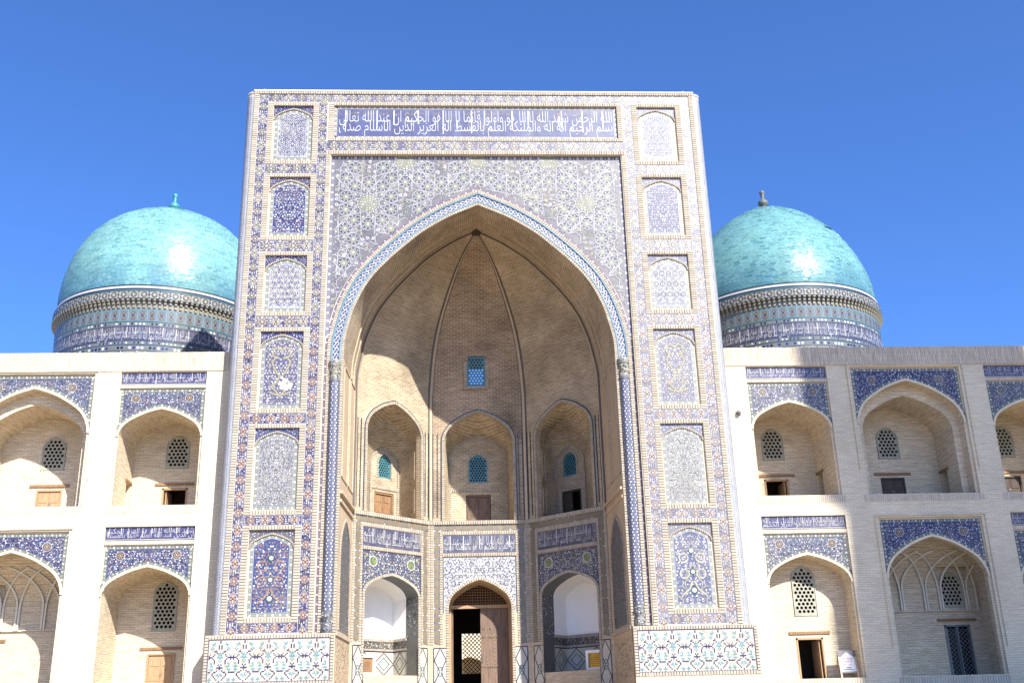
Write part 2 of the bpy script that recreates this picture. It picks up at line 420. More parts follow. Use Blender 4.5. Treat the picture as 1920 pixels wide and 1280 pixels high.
def band(mb, m, p0, p1, wd, d, pale=0.0, ter=None, start=0, step=.56, base=None):
    """rosette-and-cartouche band between two points (horizontal or vertical)"""
    base = base or mix(VIO, LAV, .12)
    vert = abs(p1[1] - p0[1]) > abs(p1[0] - p0[0])
    L = abs(p1[1] - p0[1]) if vert else abs(p1[0] - p0[0])
    def X(a, b): return (p0[0] + b, p0[1] + a) if vert else (p0[0] + a, p0[1] + b)
    h = wd / 2
    bc = mix(base, PALE, pale)
    def quad(a0, a1, b0, b1, dd, c): mb.pg(m, [X(a0, b0), X(a1, b0), X(a1, b1), X(a0, b1)], dd, c)
    quad(0, L, -h, h, d, mix(WHI, bc, .15))
    n = max(1, round(L / step)); st = L / n
    seg = max(1, int(L / .28))
    for k in range(seg):
        quad(L * k / seg, L * (k + 1) / seg, -h * .93, h * .93, d + .002, jit(bc, .2))
    for k in range(n + 1 if start else n):
        a = k * st if start else (k + .5) * st
        z = X(a, 0)[1]
        t = ter(z) if ter else 0.0
        col = mix(mix(OLV, TER, t), PALE, pale * .8)
        if (k + start) % 2 == 0:
            rosette(mb, m, *X(a, 0), h * .90, d + .005, mix(mix(bc, DRK, .25), col, .18 + .35 * t), jit(mix(CRM, col, .45), .08), col)
        else:
            cartouche(mb, m, *X(a, 0), st * .42, h * .84, vert, d + .005, jit(mix(mix(col, bc, .34 - .26 * t), DRK, .10), .1), mix(WHI, bc, .35), mix(CRM, WHI, .3))
    for k in range(n):
        for t in ((.30, .38, .46, .54, .62, .70) if start else (-.08, .0, .08, .2, .8)):
            a = (k + t) * st
            for b in ((-.66, -.22, .22, .66) if .37 < t < .63 or abs(t) < .1 else (-.70, .70)):
                if random.random() < .9 and .03 < (k + t) * st < L - .03:
                    mb.disc(m, *X(a + random.uniform(-.012, .012), b * h), h * random.uniform(.11, .18), d + .004,
                            jit(random.choice((WHI, WHI, CRM, mix(LAV, WHI, pale), mix(NAVY, PALE, pale), CRM, OLV)), .12), 5)
        for sg in (-1, 1):
            for t in ((.02, .98) if start else (.48, .52)):
                mb.disc(m, *X((k + t) * st, sg * h * .80), h * .13, d + .009, WHI, 5)

def dotband(mb, m, pts, wd, d, base, dot, step=.14, dot2=None):
    """thin border with dots following a polyline (on its left)"""
    q = offset(pts, wd); strip(mb, m, pts, q, d, base)
    mid = resample(offset(pts, wd / 2), step)
    for i, p in enumerate(mid):
        if i % 2 == 0: mb.disc(m, *p, wd * .34, d + .003, jit(dot, .1), 7)
        else: mb.disc(m, *p, wd * .24, d + .003, jit(dot2 or dot, .1), 5)

def floral(mb, m, inside, bbox, d, pal, s=.11, uc=None, scroll=None, sw=.014):
    """mirrored field of blossoms, leaves and scrolling stems; pal: list of (weight,color)"""
    u0, u1, v0, v1 = bbox
    uc = (u0 + u1) / 2 if uc is None else uc
    ws = [p[0] for p in pal]
    hw = max(u1 - uc, uc - u0)
    nv = int((v1 - v0) / s) + 1; nu = int(hw / s) + 2
    if scroll:
        k = 0
        v = v0 + s
        while v < v1 + s:
            uu = s * 1.6 + (k % 2) * s * 1.7
            while uu < hw:
                r = s * random.uniform(1.25, 1.75); a0 = random.uniform(0, 6.28)
                for sg in (-1, 1):
                    for q in range(14):
                        ta, tb = q / 14, (q + 1) / 14
                        A = a0 + 5.6 * ta; B = a0 + 5.6 * tb
                        ra, rb = r * (1 - .62 * ta), r * (1 - .62 * tb)
                        p = (uc + sg * (uu + ra * math.cos(A)), v + ra * math.sin(A)); e = (uc + sg * (uu + rb * math.cos(B)), v + rb * math.sin(B))
                        if inside(*p) and inside(*e): mb.line(m, [p, e], sw, d + .002, scroll)
                uu += s * 3.4
            v += s * 2.9; k += 1
    for j in range(nv):
        for i in range(nu):
            du = (i + (.5 if j % 2 else 0) + random.uniform(-.22, .22)) * s
            dv = v0 + (j + .5 + random.uniform(-.22, .22)) * s
            c = random.choices(pal, ws)[0][1]
            kind = random.random(); r = s * random.uniform(.22, .36); an = random.uniform(0, 6.28)
            for sg in ((-1, 1) if du > s * .3 else (1,)):
                u = uc + sg * du
                if not inside(u, dv): continue
                if kind < .5: mb.disc(m, u, dv, r, d + .004, jit(c, .1), 6, an)
                elif kind < .72:
                    for k in range(5):
                        a = an + 1.2566 * k; mb.disc(m, u + r * .75 * math.cos(a), dv + r * .75 * math.sin(a), r * .42, d + .004, c, 5)
                    mb.disc(m, u, dv, r * .35, d + .006, OLV, 5)
                else:
                    mb.leaf(m, u - sg * .0, dv, an if sg > 0 else math.pi - an, s * .85, s * .34, d + .004, jit(c, .1))

def under(pts, margin):
    """is (u,v) more than margin inside the polyline region below an arch?"""
    P = sorted(pts)
    def f(u):
        if u <= P[0][0] or u >= P[-1][0]: return -1e9
        for a, b in zip(P[:-1], P[1:]):
            if a[0] <= u <= b[0]:
                if b[0] - a[0] < 1e-6: return max(a[1], b[1])
                return a[1] + (b[1] - a[1]) * (u - a[0]) / (b[0] - a[0])
        return -1e9
    return f

# ------------------------------------------------------------------ Arabic lettering
AF = {'ا': (0xFE8D, 0xFE8E, 0, 0), 'ب': (0xFE8F, 0xFE90, 0xFE91, 0xFE92), 'ت': (0xFE95, 0xFE96, 0xFE97, 0xFE98), 'ة': (0xFE93, 0xFE94, 0, 0),
      'ح': (0xFEA1, 0xFEA2, 0xFEA3, 0xFEA4), 'د': (0xFEA9, 0xFEAA, 0, 0), 'ر': (0xFEAD, 0xFEAE, 0, 0), 'ز': (0xFEAF, 0xFEB0, 0, 0),
      'س': (0xFEB1, 0xFEB2, 0xFEB3, 0xFEB4), 'ش': (0xFEB5, 0xFEB6, 0xFEB7, 0xFEB8), 'ص': (0xFEB9, 0xFEBA, 0xFEBB, 0xFEBC), 'ط': (0xFEC1, 0xFEC2, 0xFEC3, 0xFEC4),
      'ع': (0xFEC9, 0xFECA, 0xFECB, 0xFECC), 'ق': (0xFED5, 0xFED6, 0xFED7, 0xFED8), 'ك': (0xFED9, 0xFEDA, 0xFEDB, 0xFEDC), 'ل': (0xFEDD, 0xFEDE, 0xFEDF, 0xFEE0),
      'م': (0xFEE1, 0xFEE2, 0xFEE3, 0xFEE4), 'ن': (0xFEE5, 0xFEE6, 0xFEE7, 0xFEE8), 'ه': (0xFEE9, 0xFEEA, 0xFEEB, 0xFEEC), 'و': (0xFEED, 0xFEEE, 0, 0),
      'ى': (0xFEEF, 0xFEF0, 0, 0), 'ي': (0xFEF1, 0xFEF2, 0xFEF3, 0xFEF4), 'ئ': (0xFE89, 0xFE8A, 0xFE8B, 0xFE8C)}
def shape(s):
    o = ''
    for i, ch in enumerate(s):
        if ch == ' ': o += ' '; continue
        pv = i > 0 and s[i - 1] in AF and AF[s[i - 1]][2]
        nx = i + 1 < len(s) and s[i + 1] in AF and AF[ch][2]
        f = AF[ch]
        o += chr(f[3] if pv and nx and f[3] else f[1] if pv else f[2] if nx else f[0])
    return o[::-1]
_tc = {}
def text_tris(body, res=1):
    if body in _tc: return _tc[body]
    cu = bpy.data.curves.new('t', 'FONT'); cu.body = body; cu.size = 1; cu.resolution_u = res; cu.offset = -.013 if ord(body[0]) > 0x2000 else 0
    o = bpy.data.objects.new('t', cu); COL.objects.link(o)
    bpy.context.view_layer.update()
    me = o.evaluated_get(bpy.context.evaluated_depsgraph_get()).to_mesh()
    me.calc_loop_triangles()
    T = [[(me.vertices[i].co.x, me.vertices[i].co.y) for i in t.vertices] for t in me.loop_triangles]
    xs = [p[0] for t in T for p in t]; ys = [p[1] for t in T for p in t]
    bb = (min(xs), max(xs), min(ys), max(ys))
    bpy.data.objects.remove(o); bpy.data.curves.remove(cu)
    _tc[body] = (T, bb)
    return T, bb
def lettering(mb, m, body, u0, u1, v0, v1, d, col):
    T, (x0, x1, y0, y1) = text_tris(body)
    su, sv = (u1 - u0) / (x1 - x0), (v1 - v0) / (y1 - y0)
    for t in T:
        pts = [(u0 + (x - x0) * su, v0 + (y - y0) * sv) for x, y in t]
        if abs((pts[1][0] - pts[0][0]) * (pts[2][1] - pts[0][1]) - (pts[2][0] - pts[0][0]) * (pts[1][1] - pts[0][1])) > 1e-7:
            mb.pg(m, pts, d, col)
LOW = shape('بسم الرحيم انه اله والملئكة العلم بالقسط اله العزيز الدين الاسلام صدق')
UPP = shape('الله الرحمن شهد الله لا الا هو واولوا قائما لا الا هو الحكيم ان عند الله تعالى')
W1 = [shape('شهد الله انه لا اله'), shape('الا هو والملئكة واولوا'), shape('العلم قائما بالقسط'), shape('هو العزيز الحكيم'), shape('ان الدين عند الله'), shape('الاسلام صدق الله')]
def inscription(mb, m, u0, u1, v0, v1, d, low, upp, col=WHI, back=None):
    h = v1 - v0
    if back:   # small ochre knot-work behind the tall letters
        lettering(mb, m, upp, u0, u1, v0 + h * .72, v0 + h * .98, d + .001, back)
    lettering(mb, m, low, u0, u1, v0 - h * .07, v0 + h * .60, d + .003, col)
    lettering(mb, m, upp, u0, u1, v0 + h * .27, v0 + h * .985, d + .006, col)
    n = int((u1 - u0) / (h * .75))
    for i in range(n):                       # tall shafts of the letters
        u = u0 + (i + .5 + random.uniform(-.3, .3)) * (u1 - u0) / n
        b = v0 + h * random.uniform(.05, .45)
        mb.pg(m, [(u, b), (u + h * .035, b), (u + h * .04, v0 + h * .97), (u - h * .005, v0 + h * .97)], d + .008, col)

# ------------------------------------------------------------------ small fittings
def clip(poly, outline):
    """clip a convex polygon to a convex outline given clockwise from bottom left (up, over, down)"""
    n = len(outline)
    for i in range(n):
        a, b = outline[i], outline[(i + 1) % n]
        ex, ey = b[0] - a[0], b[1] - a[1]
        o = []
        for j in range(len(poly)):
            p, q = poly[j], poly[(j + 1) % len(poly)]
            sp = ex * (p[1] - a[1]) - ey * (p[0] - a[0]); sq = ex * (q[1] - a[1]) - ey * (q[0] - a[0])
            if sp <= 1e-9: o.append(p)
            if (sp < 0) != (sq < 0) and abs(sp - sq) > 1e-12:
                t = sp / (sp - sq); o.append((p[0] + (q[0] - p[0]) * t, p[1] + (q[1] - p[1]) * t))
        poly = o
        if len(poly) < 3: return []
    return poly
def lattice(name, m, outline, d, mat, parent, sp=.15, hole=.05, th=.05):
    """pierced window screen with round holes in a honeycomb"""
    mb = MB()
    us = [p[0] for p in outline]; vs_ = [p[1] for p in outline]
    u0, u1, v0, v1 = min(us), max(us), min(vs_), max(vs_)
    uc = (u0 + u1) / 2
    rw = sp * .866; Rh = sp / math.sqrt(3)
    inn = offset(outline, -.045)
    fi = under([p for p in inn], 0)
    nr = int((v1 - v0) / rw) + 2; ncol = int((u1 - u0) / sp / 2) + 2
    for j in range(nr):
        for i in range(-ncol, ncol + 1):
            cu = uc + (i + (.5 if j % 2 else 0)) * sp; cv = v0 + .02 + j * rw
            hx = [(cu + Rh * math.cos(R(30 + 60 * k)), cv + Rh * math.sin(R(30 + 60 * k))) for k in range(6)]
            cl = clip(list(reversed(hx)), outline)
            if len(cl) < 3: continue
            ok = len(clip(list(reversed([(cu + hole * 1.25 * math.cos(R(30 + 60 * k)), cv + hole * 1.25 * math.sin(R(30 + 60 * k))) for k in range(6)])), outline))
            full = all(abs(a[0] - b[0]) + abs(a[1] - b[1]) < 1e-6 for a, b in zip(cl, list(reversed(hx)))) if len(cl) == 6 else False
            if full:
                for k in range(6):
                    a0, a1 = R(30 + 60 * k), R(90 + 60 * k)
                    p0, p1 = (cu + hole * math.cos(a0), cv + hole * math.sin(a0)), (cu + hole * math.cos(a1), cv + hole * math.sin(a1))
                    mb.pg(m, [hx[k], hx[(k + 1) % 6], p1, p0], d, (.5, .5, .5))
                    mb.poly([m(*p0, d), m(*p1, d), m(*p1, d - th), m(*p0, d - th)])
            else:
                mb.pg(m, cl, d, (.5, .5, .5))
    # raised rim
    o2 = offset(outline, -.03)
    strip(mb, m, outline, o2, d + .02, (.5, .5, .5))
    tunnel(mb, m, o2, d, d + .02)
    return mb.build(name, mat, parent)

def shutter_door(m, u0, u1, v0, v1, d, parent, mat='wood', ajar=False):
    fr = MB(); w_ = .055
    fr.mbox(m, u0, u0 + w_, v0, v1, d - .08, d + .03); fr.mbox(m, u1 - w_, u1, v0, v1, d - .08, d + .03)
    fr.mbox(m, u0 + w_, u1 - w_, v1 - w_, v1, d - .08, d + .03)
    fo = fr.build('door_frame', mat, parent)
    leaf = MB(); uc = (u0 + u1) / 2
    for a, b in ((u0 + w_ + .004, uc - .006), (uc + .006, u1 - w_ - .004)):
        if ajar and b > uc: continue
        leaf.mbox(m, a, b, v0, v1 - w_ - .004, d - .06, d - .02)
        n = 3 if v1 - v0 > 1.2 else 2
        for k in range(n):
            z0 = v0 + (v1 - v0) * (k + .12) / n; z1 = v0 + (v1 - v0) * (k + .85) / n
            leaf.mbox(m, a + .05, b - .05, z0, min(z1, v1 - w_ - .05), d - .02, d - .004)
    leaf.build('door_leaf', mat, parent)
    h = MB()
    for k in range(10):
        a, b = 6.2832 * k / 10, 6.2832 * (k + 1) / 10
        zc = v0 + (v1 - v0) * .5
        h.pg(m, [(uc - .035 + .03 * math.cos(a), zc + .03 * math.sin(a)), (uc - .035 + .045 * math.cos(a), zc + .045 * math.sin(a)),
                 (uc - .035 + .045 * math.cos(b), zc + .045 * math.sin(b)), (uc - .035 + .03 * math.cos(b), zc + .03 * math.sin(b))], d + .002, (.2, .2, .2))
    h.build('door_ring', 'iron', parent)

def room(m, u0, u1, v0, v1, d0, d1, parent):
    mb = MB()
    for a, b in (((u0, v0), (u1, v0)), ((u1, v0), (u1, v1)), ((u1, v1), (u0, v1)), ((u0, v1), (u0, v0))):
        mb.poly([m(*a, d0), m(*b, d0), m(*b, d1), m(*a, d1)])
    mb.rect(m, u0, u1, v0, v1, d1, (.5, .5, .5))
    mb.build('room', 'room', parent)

# ================================================================== ground
def ground():
    mb = MB(); mb.poly([(-400, -400, -2.6), (400, -400, -2.6), (400, 500, -2.6), (-400, 500, -2.6)], (.5, .5, .5), [(-400, -400), (400, -400), (400, 500), (-400, 500)])
    o = mb.build('plaza_ground', 'paving'); o['kind'] = 'structure'
    mb = MB(); mb.box((-60, -4.0, -2.6), (60, 60, -.2))
    for k in range(7): mb.box((-9, -4.0 - .34 * (k + 1), -2.6), (9, -4.0 - .34 * k, -.2 - .34 * (k + 1)))
    o = mb.build('terrace', 'paving'); o['kind'] = 'structure'
ground()

# ================================================================== portal
portal = thing('entrance_portal', 'tall rectangular portal covered in blue mosaic with a deep pointed brick vault', 'portal')
F = wallmap(0, 0, 1, 0)                      # facade plane, u = X, v = Z, d towards the camera
XO = 8.45
ZT = 22.05
RC = -.12                                    # recess of the arch panel
AA, AS, AH = 4.79, 11.4, 5.97                # big arch half width, springing, rise
ROWS = [(19.02, 21.68), (15.90, 18.62), (12.95, 15.43), (9.38, 12.50), (5.88, 8.99), (2.42, 5.53)]
BIG = opening(0, AA, -.2, AS, AH, 5)

def portal_body():
    mb = MB()
    holes = [rectpts(-5.47, 5.47, 2.05, 19.43)[::-1], rectpts(-5.42, 5.42, 20.14, 21.56)[::-1]]
    for s in (-1, 1):
        for zb, zt in ROWS:
            a, b = sorted((s * 6.18, s * 7.70))
            holes.append(rectpts(a, b, zb + .17, zt - .13)[::-1])
    fillpoly(mb, F, rectpts(-XO, XO, 2.05, ZT), holes, 0)
    # strips beside the opening below the recess, behind the dado
    for a, b in ((-XO, -AA), (AA, XO)): mb.rect(F, a, b, -.2, 2.05, 0, (.5, .5, .5))
    tunnel(mb, F, rectpts(-5.47, 5.47, 2.05, 19.43), 0, RC - .002)
    # recessed arch panel
    op = [p for p in BIG if p[1] > 2.05]
    op = [(-AA, 2.05)] + [p for p in op if p[1] > 2.06] + [(AA, 2.05)]
    pts = [(-5.47, 2.05)] + [(-5.47, 19.43), (5.47, 19.43), (5.47, 2.05)] + op[::-1]
    fillpoly(mb, F, pts, [], RC)
    mb.rect(F, -5.42, 5.42, 20.14, 21.56, -.07, (.5, .5, .5))
    tunnel(mb, F, rectpts(-5.42, 5.42, 20.14, 21.56), 0, -.07, closed=True)
    # top, sides and back of the screen wall
    mb.box((-XO, 0.02, 18.3), (-8.2, 2.9, ZT)); mb.box((8.2, 0.02, 18.3), (XO, 2.9, ZT))
    mb.poly([(-XO, 0, ZT), (XO, 0, ZT), (XO, 2.9, ZT), (-XO, 2.9, ZT)])
    mb.poly([(-XO, 2.9, 18.3), (XO, 2.9, 18.3), (XO, 2.9, ZT), (-XO, 2.9, ZT)])
    for s in (-1, 1):
        mb.poly([(s * XO, .3, -.2), (s * XO, 10.0, -.2), (s * XO, 10.0, 11.5), (s * XO, 2.9, 11.5), (s * XO, 2.9, ZT), (s * XO, .3, ZT)])
        mb.poly([(s * XO, 2.9, 11.5), (s * 6.5, 2.9, 11.5), (s * 6.5, 2.9, ZT), (s * XO, 2.9, ZT)])
        mb.poly([(s * XO, 2.9, 11.5), (s * XO, 10.0, 11.5), (s * 6.5, 10.0, 11.5), (s * 6.5, 2.9, 11.5)])
        mb.poly([(s * 6.5, 2.9, 11.5), (s * 6.5, 10.0, 11.5), (s * 6.5, 10.0, 18.4), (s * 6.5, 2.9, 18.4)])
    mb.poly([(-6.5, 2.9, 18.4), (6.5, 2.9, 18.4), (6.5, 10.0, 18.4), (-6.5, 10.0, 18.4)])
    fillpoly(mb, lambda u, v, d=0: (u, 10.0, v), rectpts(-6.5, 6.5, -.2, 18.4), [rectpts(-1.6, 1.6, -.19, 4.6)[::-1], rectpts(-1.2, 1.2, 11.0, 14.25)[::-1]], 0)
    return mb.build('facade_wall', 'wing', portal)
portal_body()

def ter_left(z): return max(0.0, min(1.0, (13.2 - z) / 1.2))
def ter_right(z): return max(.15, min(.9, (15.5 - z) / 4))

def portal_bands():
    br = MB()
    def H(a, b, w_, d0=.0, d1=.035): headers(br, F, [a, b], w_, d0, d1)
    # cornice of two header rows
    H((-XO, ZT), (XO, ZT), .10, .0, .05)
    mb0 = MB(); mb0.box((-XO - .02, -.06, ZT + .1), (XO + .02, 2.9, ZT + .16)); mb0.build('coping', 'wing', portal)
    for s, pale, ter in ((-1, 0.0, ter_left), (1, .30, ter_right)):  # pale: flare haze and wear mixed into the right-hand tiles
        sg = lambda a: s * a
        # brick strips
        H((s * 8.27, 2.08), (s * 8.27, ZT), -.17 * s)
        H((s * 5.50, 2.08), (s * 5.50, 19.43), -.155 * s)
        mb = MB()
        band(mb, F, (s * 8.09, 2.08), (s * 8.09, ZT), .345, .004, pale, ter, 1)
        band(mb, F, (s * 5.83, 2.08), (s * 5.83, 21.70), .33, .004, pale, ter, 1)
        mb.build('rosette_band', 'tile', portal, 'stuff')
        for i, (zb, zt) in enumerate(ROWS):
            nb = ROWS[i + 1][1] if i < 5 else 2.08
            mb = MB()
            a, b = sorted((s * 6.0, s * 7.91))
            band(mb, F, (a, (zb + nb) / 2), (b, (zb + nb) / 2), zb - nb - .02, .0045, pale, ter, 0, .48)
            mb.build('rosette_band', 'tile', portal, 'stuff')
    for k in range(2):
        mb = MB()
        x0, x1 = (-7.91, 7.91) if k == 0 else (-5.66, 5.66)
        zc, wd = (21.875, .34) if k == 0 else (19.80, .40)
        # the right end is paler than the left: haze and wear put into its colour
        n = 4
        for q in range(n):
            a, b = x0 + (x1 - x0) * q / n, x0 + (x1 - x0) * (q + 1) / n
            band(mb, F, (a, zc), (b, zc), wd, .0045, .05 + .09 * q, None, 0, .52)
        mb.build('rosette_band', 'tile', portal, 'stuff')
    headers(br, F, [(-5.66, 19.43), (5.66, 19.43)], .165, .0, .045)
    box_frame_headers(br, F, -5.60, 5.60, 20.01, 21.70, .18, .14, .13, .0, .035)
    br.build('brick_border', 'header', portal, 'stuff')
    # inscription
    ip = MB()
    ip.rect(F, -5.42, 5.42, 20.14, 21.56, -.066, mix(GRY, CRM, .4))
    for p in (((-5.42, 21.56), (5.42, 21.56), -.12), ((-5.42, 20.14), (5.42, 20.14), .12), ((-5.42, 20.14), (-5.42, 21.56), -.12), ((5.42, 20.14), (5.42, 21.56), .12)):
        dotband(ip, F, [p[0], p[1]], p[2], -.062, mix(GRY, PALE, .4), WHI, .11, LAV)
    n = 36
    for k in range(n):
        a, b = -5.28 + 10.56 * k / n, -5.28 + 10.56 * (k + 1) / n
        ip.rect(F, a, b, 20.27, 21.43, -.060, jit(mix(S(72, 92, 196), LAV, .08 + .25 * k / n), .14))  # ground pales to the right, haze painted into the tile
    po = ip.build('inscription_panel', 'tile', portal)
    lt = MB()
    for k in range(150):
        u = random.uniform(-5.2, 5.2); v = random.uniform(20.3, 21.35)
        lt.leaf(F, u, v, random.uniform(0, 6.28), random.uniform(.08, .16), .03, -.058, jit(SKYB, .2))
    inscription(lt, F, -5.22, 5.22, 20.30, 21.42, -.054, LOW, UPP, WHI, S(206, 170, 120, .8))
    lt.build('lettering', 'tile', po, 'stuff')
portal_bands()

def panel(s, i):
    zb, zt = ROWS[i]
    a, b = sorted((s * 6.0, s * 7.91)); uc = (a + b) / 2
    pale = 0 if s < 0 else .32  # right panels washed out in colour for glare and weathering
    zi0, zi1 = zb + .17, zt - .13; ia, ib = sorted((s * 6.18, s * 7.70)); ic = (ia + ib) / 2
    mb = MB(); D = -.065
    mb.rect(F, ia, ib, zi0, zi1, D, (.5, .5, .5)); tunnel(mb, F, rectpts(ia, ib, zi0, zi1), 0, D, closed=True)
    po = mb.build('tiled_panel', 'wing', portal)
    fr = MB(); box_frame_headers(fr, F, a, b, zb, zt, .20, .13, .16, .0, .025)
    rise = .50; aw = (ib - ia) / 2 - .005; zs = zi1 - .10 - rise
    A = [(ia + .005, zi0)] + arch(ic, aw, zs, rise, 2) + [(ib - .005, zi0)]
    A = A[1:-1]
    headers(fr, F, A, -.055, D, D + .05, .07)
    fr.build('brick_frame', 'header', po, 'stuff')
    # corner spandrels
    mo = MB()
    fa = under(A, 0)
    base = [COB, VIO, COB, COB, S(70, 96, 190), mix(VIO, GRY, .5)][i]
    base = mix(base, PALE, pale)
    pts = [(ia, zs)] + A[1:-1] + [(ib, zs), (ib, zi1), (ia, zi1)]
    top = [(ia, zi1), (ib, zi1)]
    for k in range(len(A) - 1):
        mo.pg(F, [A[k], A[k + 1], (A[k + 1][0], zi1), (A[k][0], zi1)], D + .004, base)
    floral(mo, F, lambda u, v: ia + .03 < u < ib - .03 and v > fa(u) + .04 and v < zi1 - .03, (ia, ib, zs, zi1), D + .006,
           [(4, WHI), (2, mix(OLV, PALE, pale)), (1.2, mix(TER, PALE, pale)), (1.5, LAV)], .085, ic)
    # border
    inn = offset([(ia + .005, zi0 + .01)] + A + [(ib - .005, zi0 + .01)], -.055)
    dotband(mo, F, inn, -.12, D + .004, mix(GRN, PALE, .2 + pale * .6), WHI, .12, OLV)
    dotband(mo, F, [(ia + .17, zi0 + .01), (ib - .17, zi0 + .01)], .12, D + .0045, mix(GRN, PALE, .2 + pale * .6), WHI, .12, OLV)
    f0 = offset(inn, -.12); zf = zi0 + .14
    fld = [(f0[1][0], zf)] + f0[1:-1] + [(f0[-2][0], zf)]
    ff = under(fld, 0); fa_, fb_ = fld[0][0], fld[-1][0]
    mo.line(F, fld + [fld[0]], .022, D + .012, mix(LAV, WHI, .4))
    ins = lambda u, v, mg=.03: fa_ + mg < u < fb_ - mg and zf + mg < v < ff(u) - mg
    bbox = (fa_, fb_, zf, zi1)
    def fill(c):
        P = [p for p in fld]
        fillpoly(mo, F, P, [], D + .005, c)
    d = D + .008
    if i in (0, 2):
        fill(mix(mix(WHI, LAV, .25 if s < 0 else .1), GRY, .25 if s < 0 else .55)); st = .155 if i == 0 else .24
        nv = int((zi1 - zf) / (st * .866)) + 2
        for j in range(nv):
            for k in range(-7, 8):
                u = ic + (k + (.5 if j % 2 else 0)) * st; v = zf + .05 + j * st * .866
                if not ins(u, v, .06): continue
                bl = mix(COB, PALE, pale * .5)
                if i == 0:
                    for q in range(6): mo.leaf(F, u + .035 * math.cos(q * 1.047), v + .035 * math.sin(q * 1.047), q * 1.047, .055, .036, d, jit(bl, .2))
                    if (k + j) % 3 == 0: mo.disc(F, u, v, .035, d + .002, mix(GRN, OLV, .4), 6)
                else:
                    if s < 0:
                        mo.ring(F, u, v, .05, .07, d, jit(mix(OLV, TER, random.random() * .6), .1), 8); mo.disc(F, u, v, .03, d, WHI, 6)
                        for q in range(10): mo.leaf(F, u + .08 * math.cos(q * .628), v + .08 * math.sin(q * .628), q * .628, .06, .026, d, jit(COB if random.random() < .7 else DRK, .2))
                    else:
                        big = j % 2 == 0
                        mo.ring(F, u, v, .075 if big else .04, .095 if big else .052, d, jit(mix(DRK, LAV, .2), .2), 10)
        for q in range(520 if i == 0 else 460):
            u = random.uniform(0, (fb_ - fa_) / 2); v = random.uniform(zf, zi1)
            for sg in (-1, 1):
                if ins(ic + sg * u, v, .05): mo.disc(F, ic + sg * u, v, .017, d - .001, mix(COB, PALE, pale * .5), 4)
    elif i == 1:
        fill(mix(COB, PALE, pale * .6))
        floral(mo, F, ins, bbox, d, [(5, WHI), (1.5, mix(LAV, WHI, .3)), (1.2, CRM), (1, mix(TER, PALE, pale))], .10, ic, mix(LAV, WHI, .5))
    elif i == 3:
        fill(mix(VIO, PALE, .12 + pale * .6))
        floral(mo, F, ins, bbox, d, [(5, WHI), (1.5, CRM), (1, LAV)], .10, ic, CRM)
        for sg in (-1, 1):          # gilded vase outline
            for pts in ([(0, .2), (.16, .42), (.30, .55), (.12, .75), (.05, .95), (.20, 1.2), (.32, 1.45), (.18, 1.7), (.05, 1.6)],
                        [(.0, 1.9), (.1, 2.05), (.26, 2.0), (.32, 1.8), (.22, 1.66)], [(0, .25), (.24, .3), (.38, .38)]):
                P = [(ic + sg * x, zf + .1 + y * .98) for x, y in pts]
                P = [p for p in P if ins(*p, .05)]
                if len(P) > 1: mo.line(F, P, .05, d + .008, OLV)
        if s < 0:
            for q in range(16): mo.disc(F, ic + .05 + random.gauss(.1, .13), zf + .75 + random.gauss(0, .12), random.uniform(.04, .09), d + .011, jit(mix(WHI, CRM, .6), .05), 6, random.random())
    elif i == 4:
        fill(mix(mix(VIO, GRY, .62), PALE, .3) if s < 0 else mix(GRY, PALE, .35))
        for q in range(1500):
            u = random.uniform(0, (fb_ - fa_) / 2); v = random.uniform(zf, zi1); c = random.choice((WHI, WHI, mix(DRK, GRY, .3), mix(VIO, PALE, pale), CRM))
            r = random.uniform(.010, .020)
            for sg in (-1, 1):
                if ins(ic + sg * u, v): mo.disc(F, ic + sg * u, v, r, d, c, 4, random.random())
        for k, v in enumerate((.35, .68, 1.0, 1.35, 1.7, 2.05)):
            for u in ((0,) if k % 2 else (-.3, .3)):
                if ins(ic + u, zf + v, .1): rosette(mo, F, ic + u, zf + v, .095, d + .004, mix(DRK, GRN, .5), WHI, GRN, 8)
    else:
        fill(mix(S(70, 100, 196), PALE, pale * .5))
        tr = mix(TER, CRM, .15) if s < 0 else CRM
        floral(mo, F, ins, bbox, d, [(4, WHI), (3.5 if s < 0 else 1, tr), (1, LAV), (1, OLV)], .10, ic, tr, .022)
        for v, r in ((.45, .13), (1.05, .11), (1.75, .12)):
            if ins(ic, zf + v, .12):
                mo.pg(F, [(ic - r, zf + v), (ic, zf + v - 1.5 * r), (ic + r, zf + v), (ic, zf + v + 1.5 * r)], d + .008, TEA)
                mo.disc(F, ic, zf + v, r * .62, d + .010, WHI, 8)
        for sg in (-1, 1):
            P = [(ic + sg * x, zf + y) for x, y in ((.02, .75), (.14, .5), (.34, .34), (.40, .30))]
            mo.line(F, P, .05, d + .009, tr)
            for v in (.98, 1.5):
                mo.ring(F, ic + sg * .28, zf + v, .13, .17, d + .008, tr, 12)
    mo.build('mosaic', 'tile', po, 'stuff')
for s_ in (-1, 1):
    for i_ in range(6): panel(s_, i_)

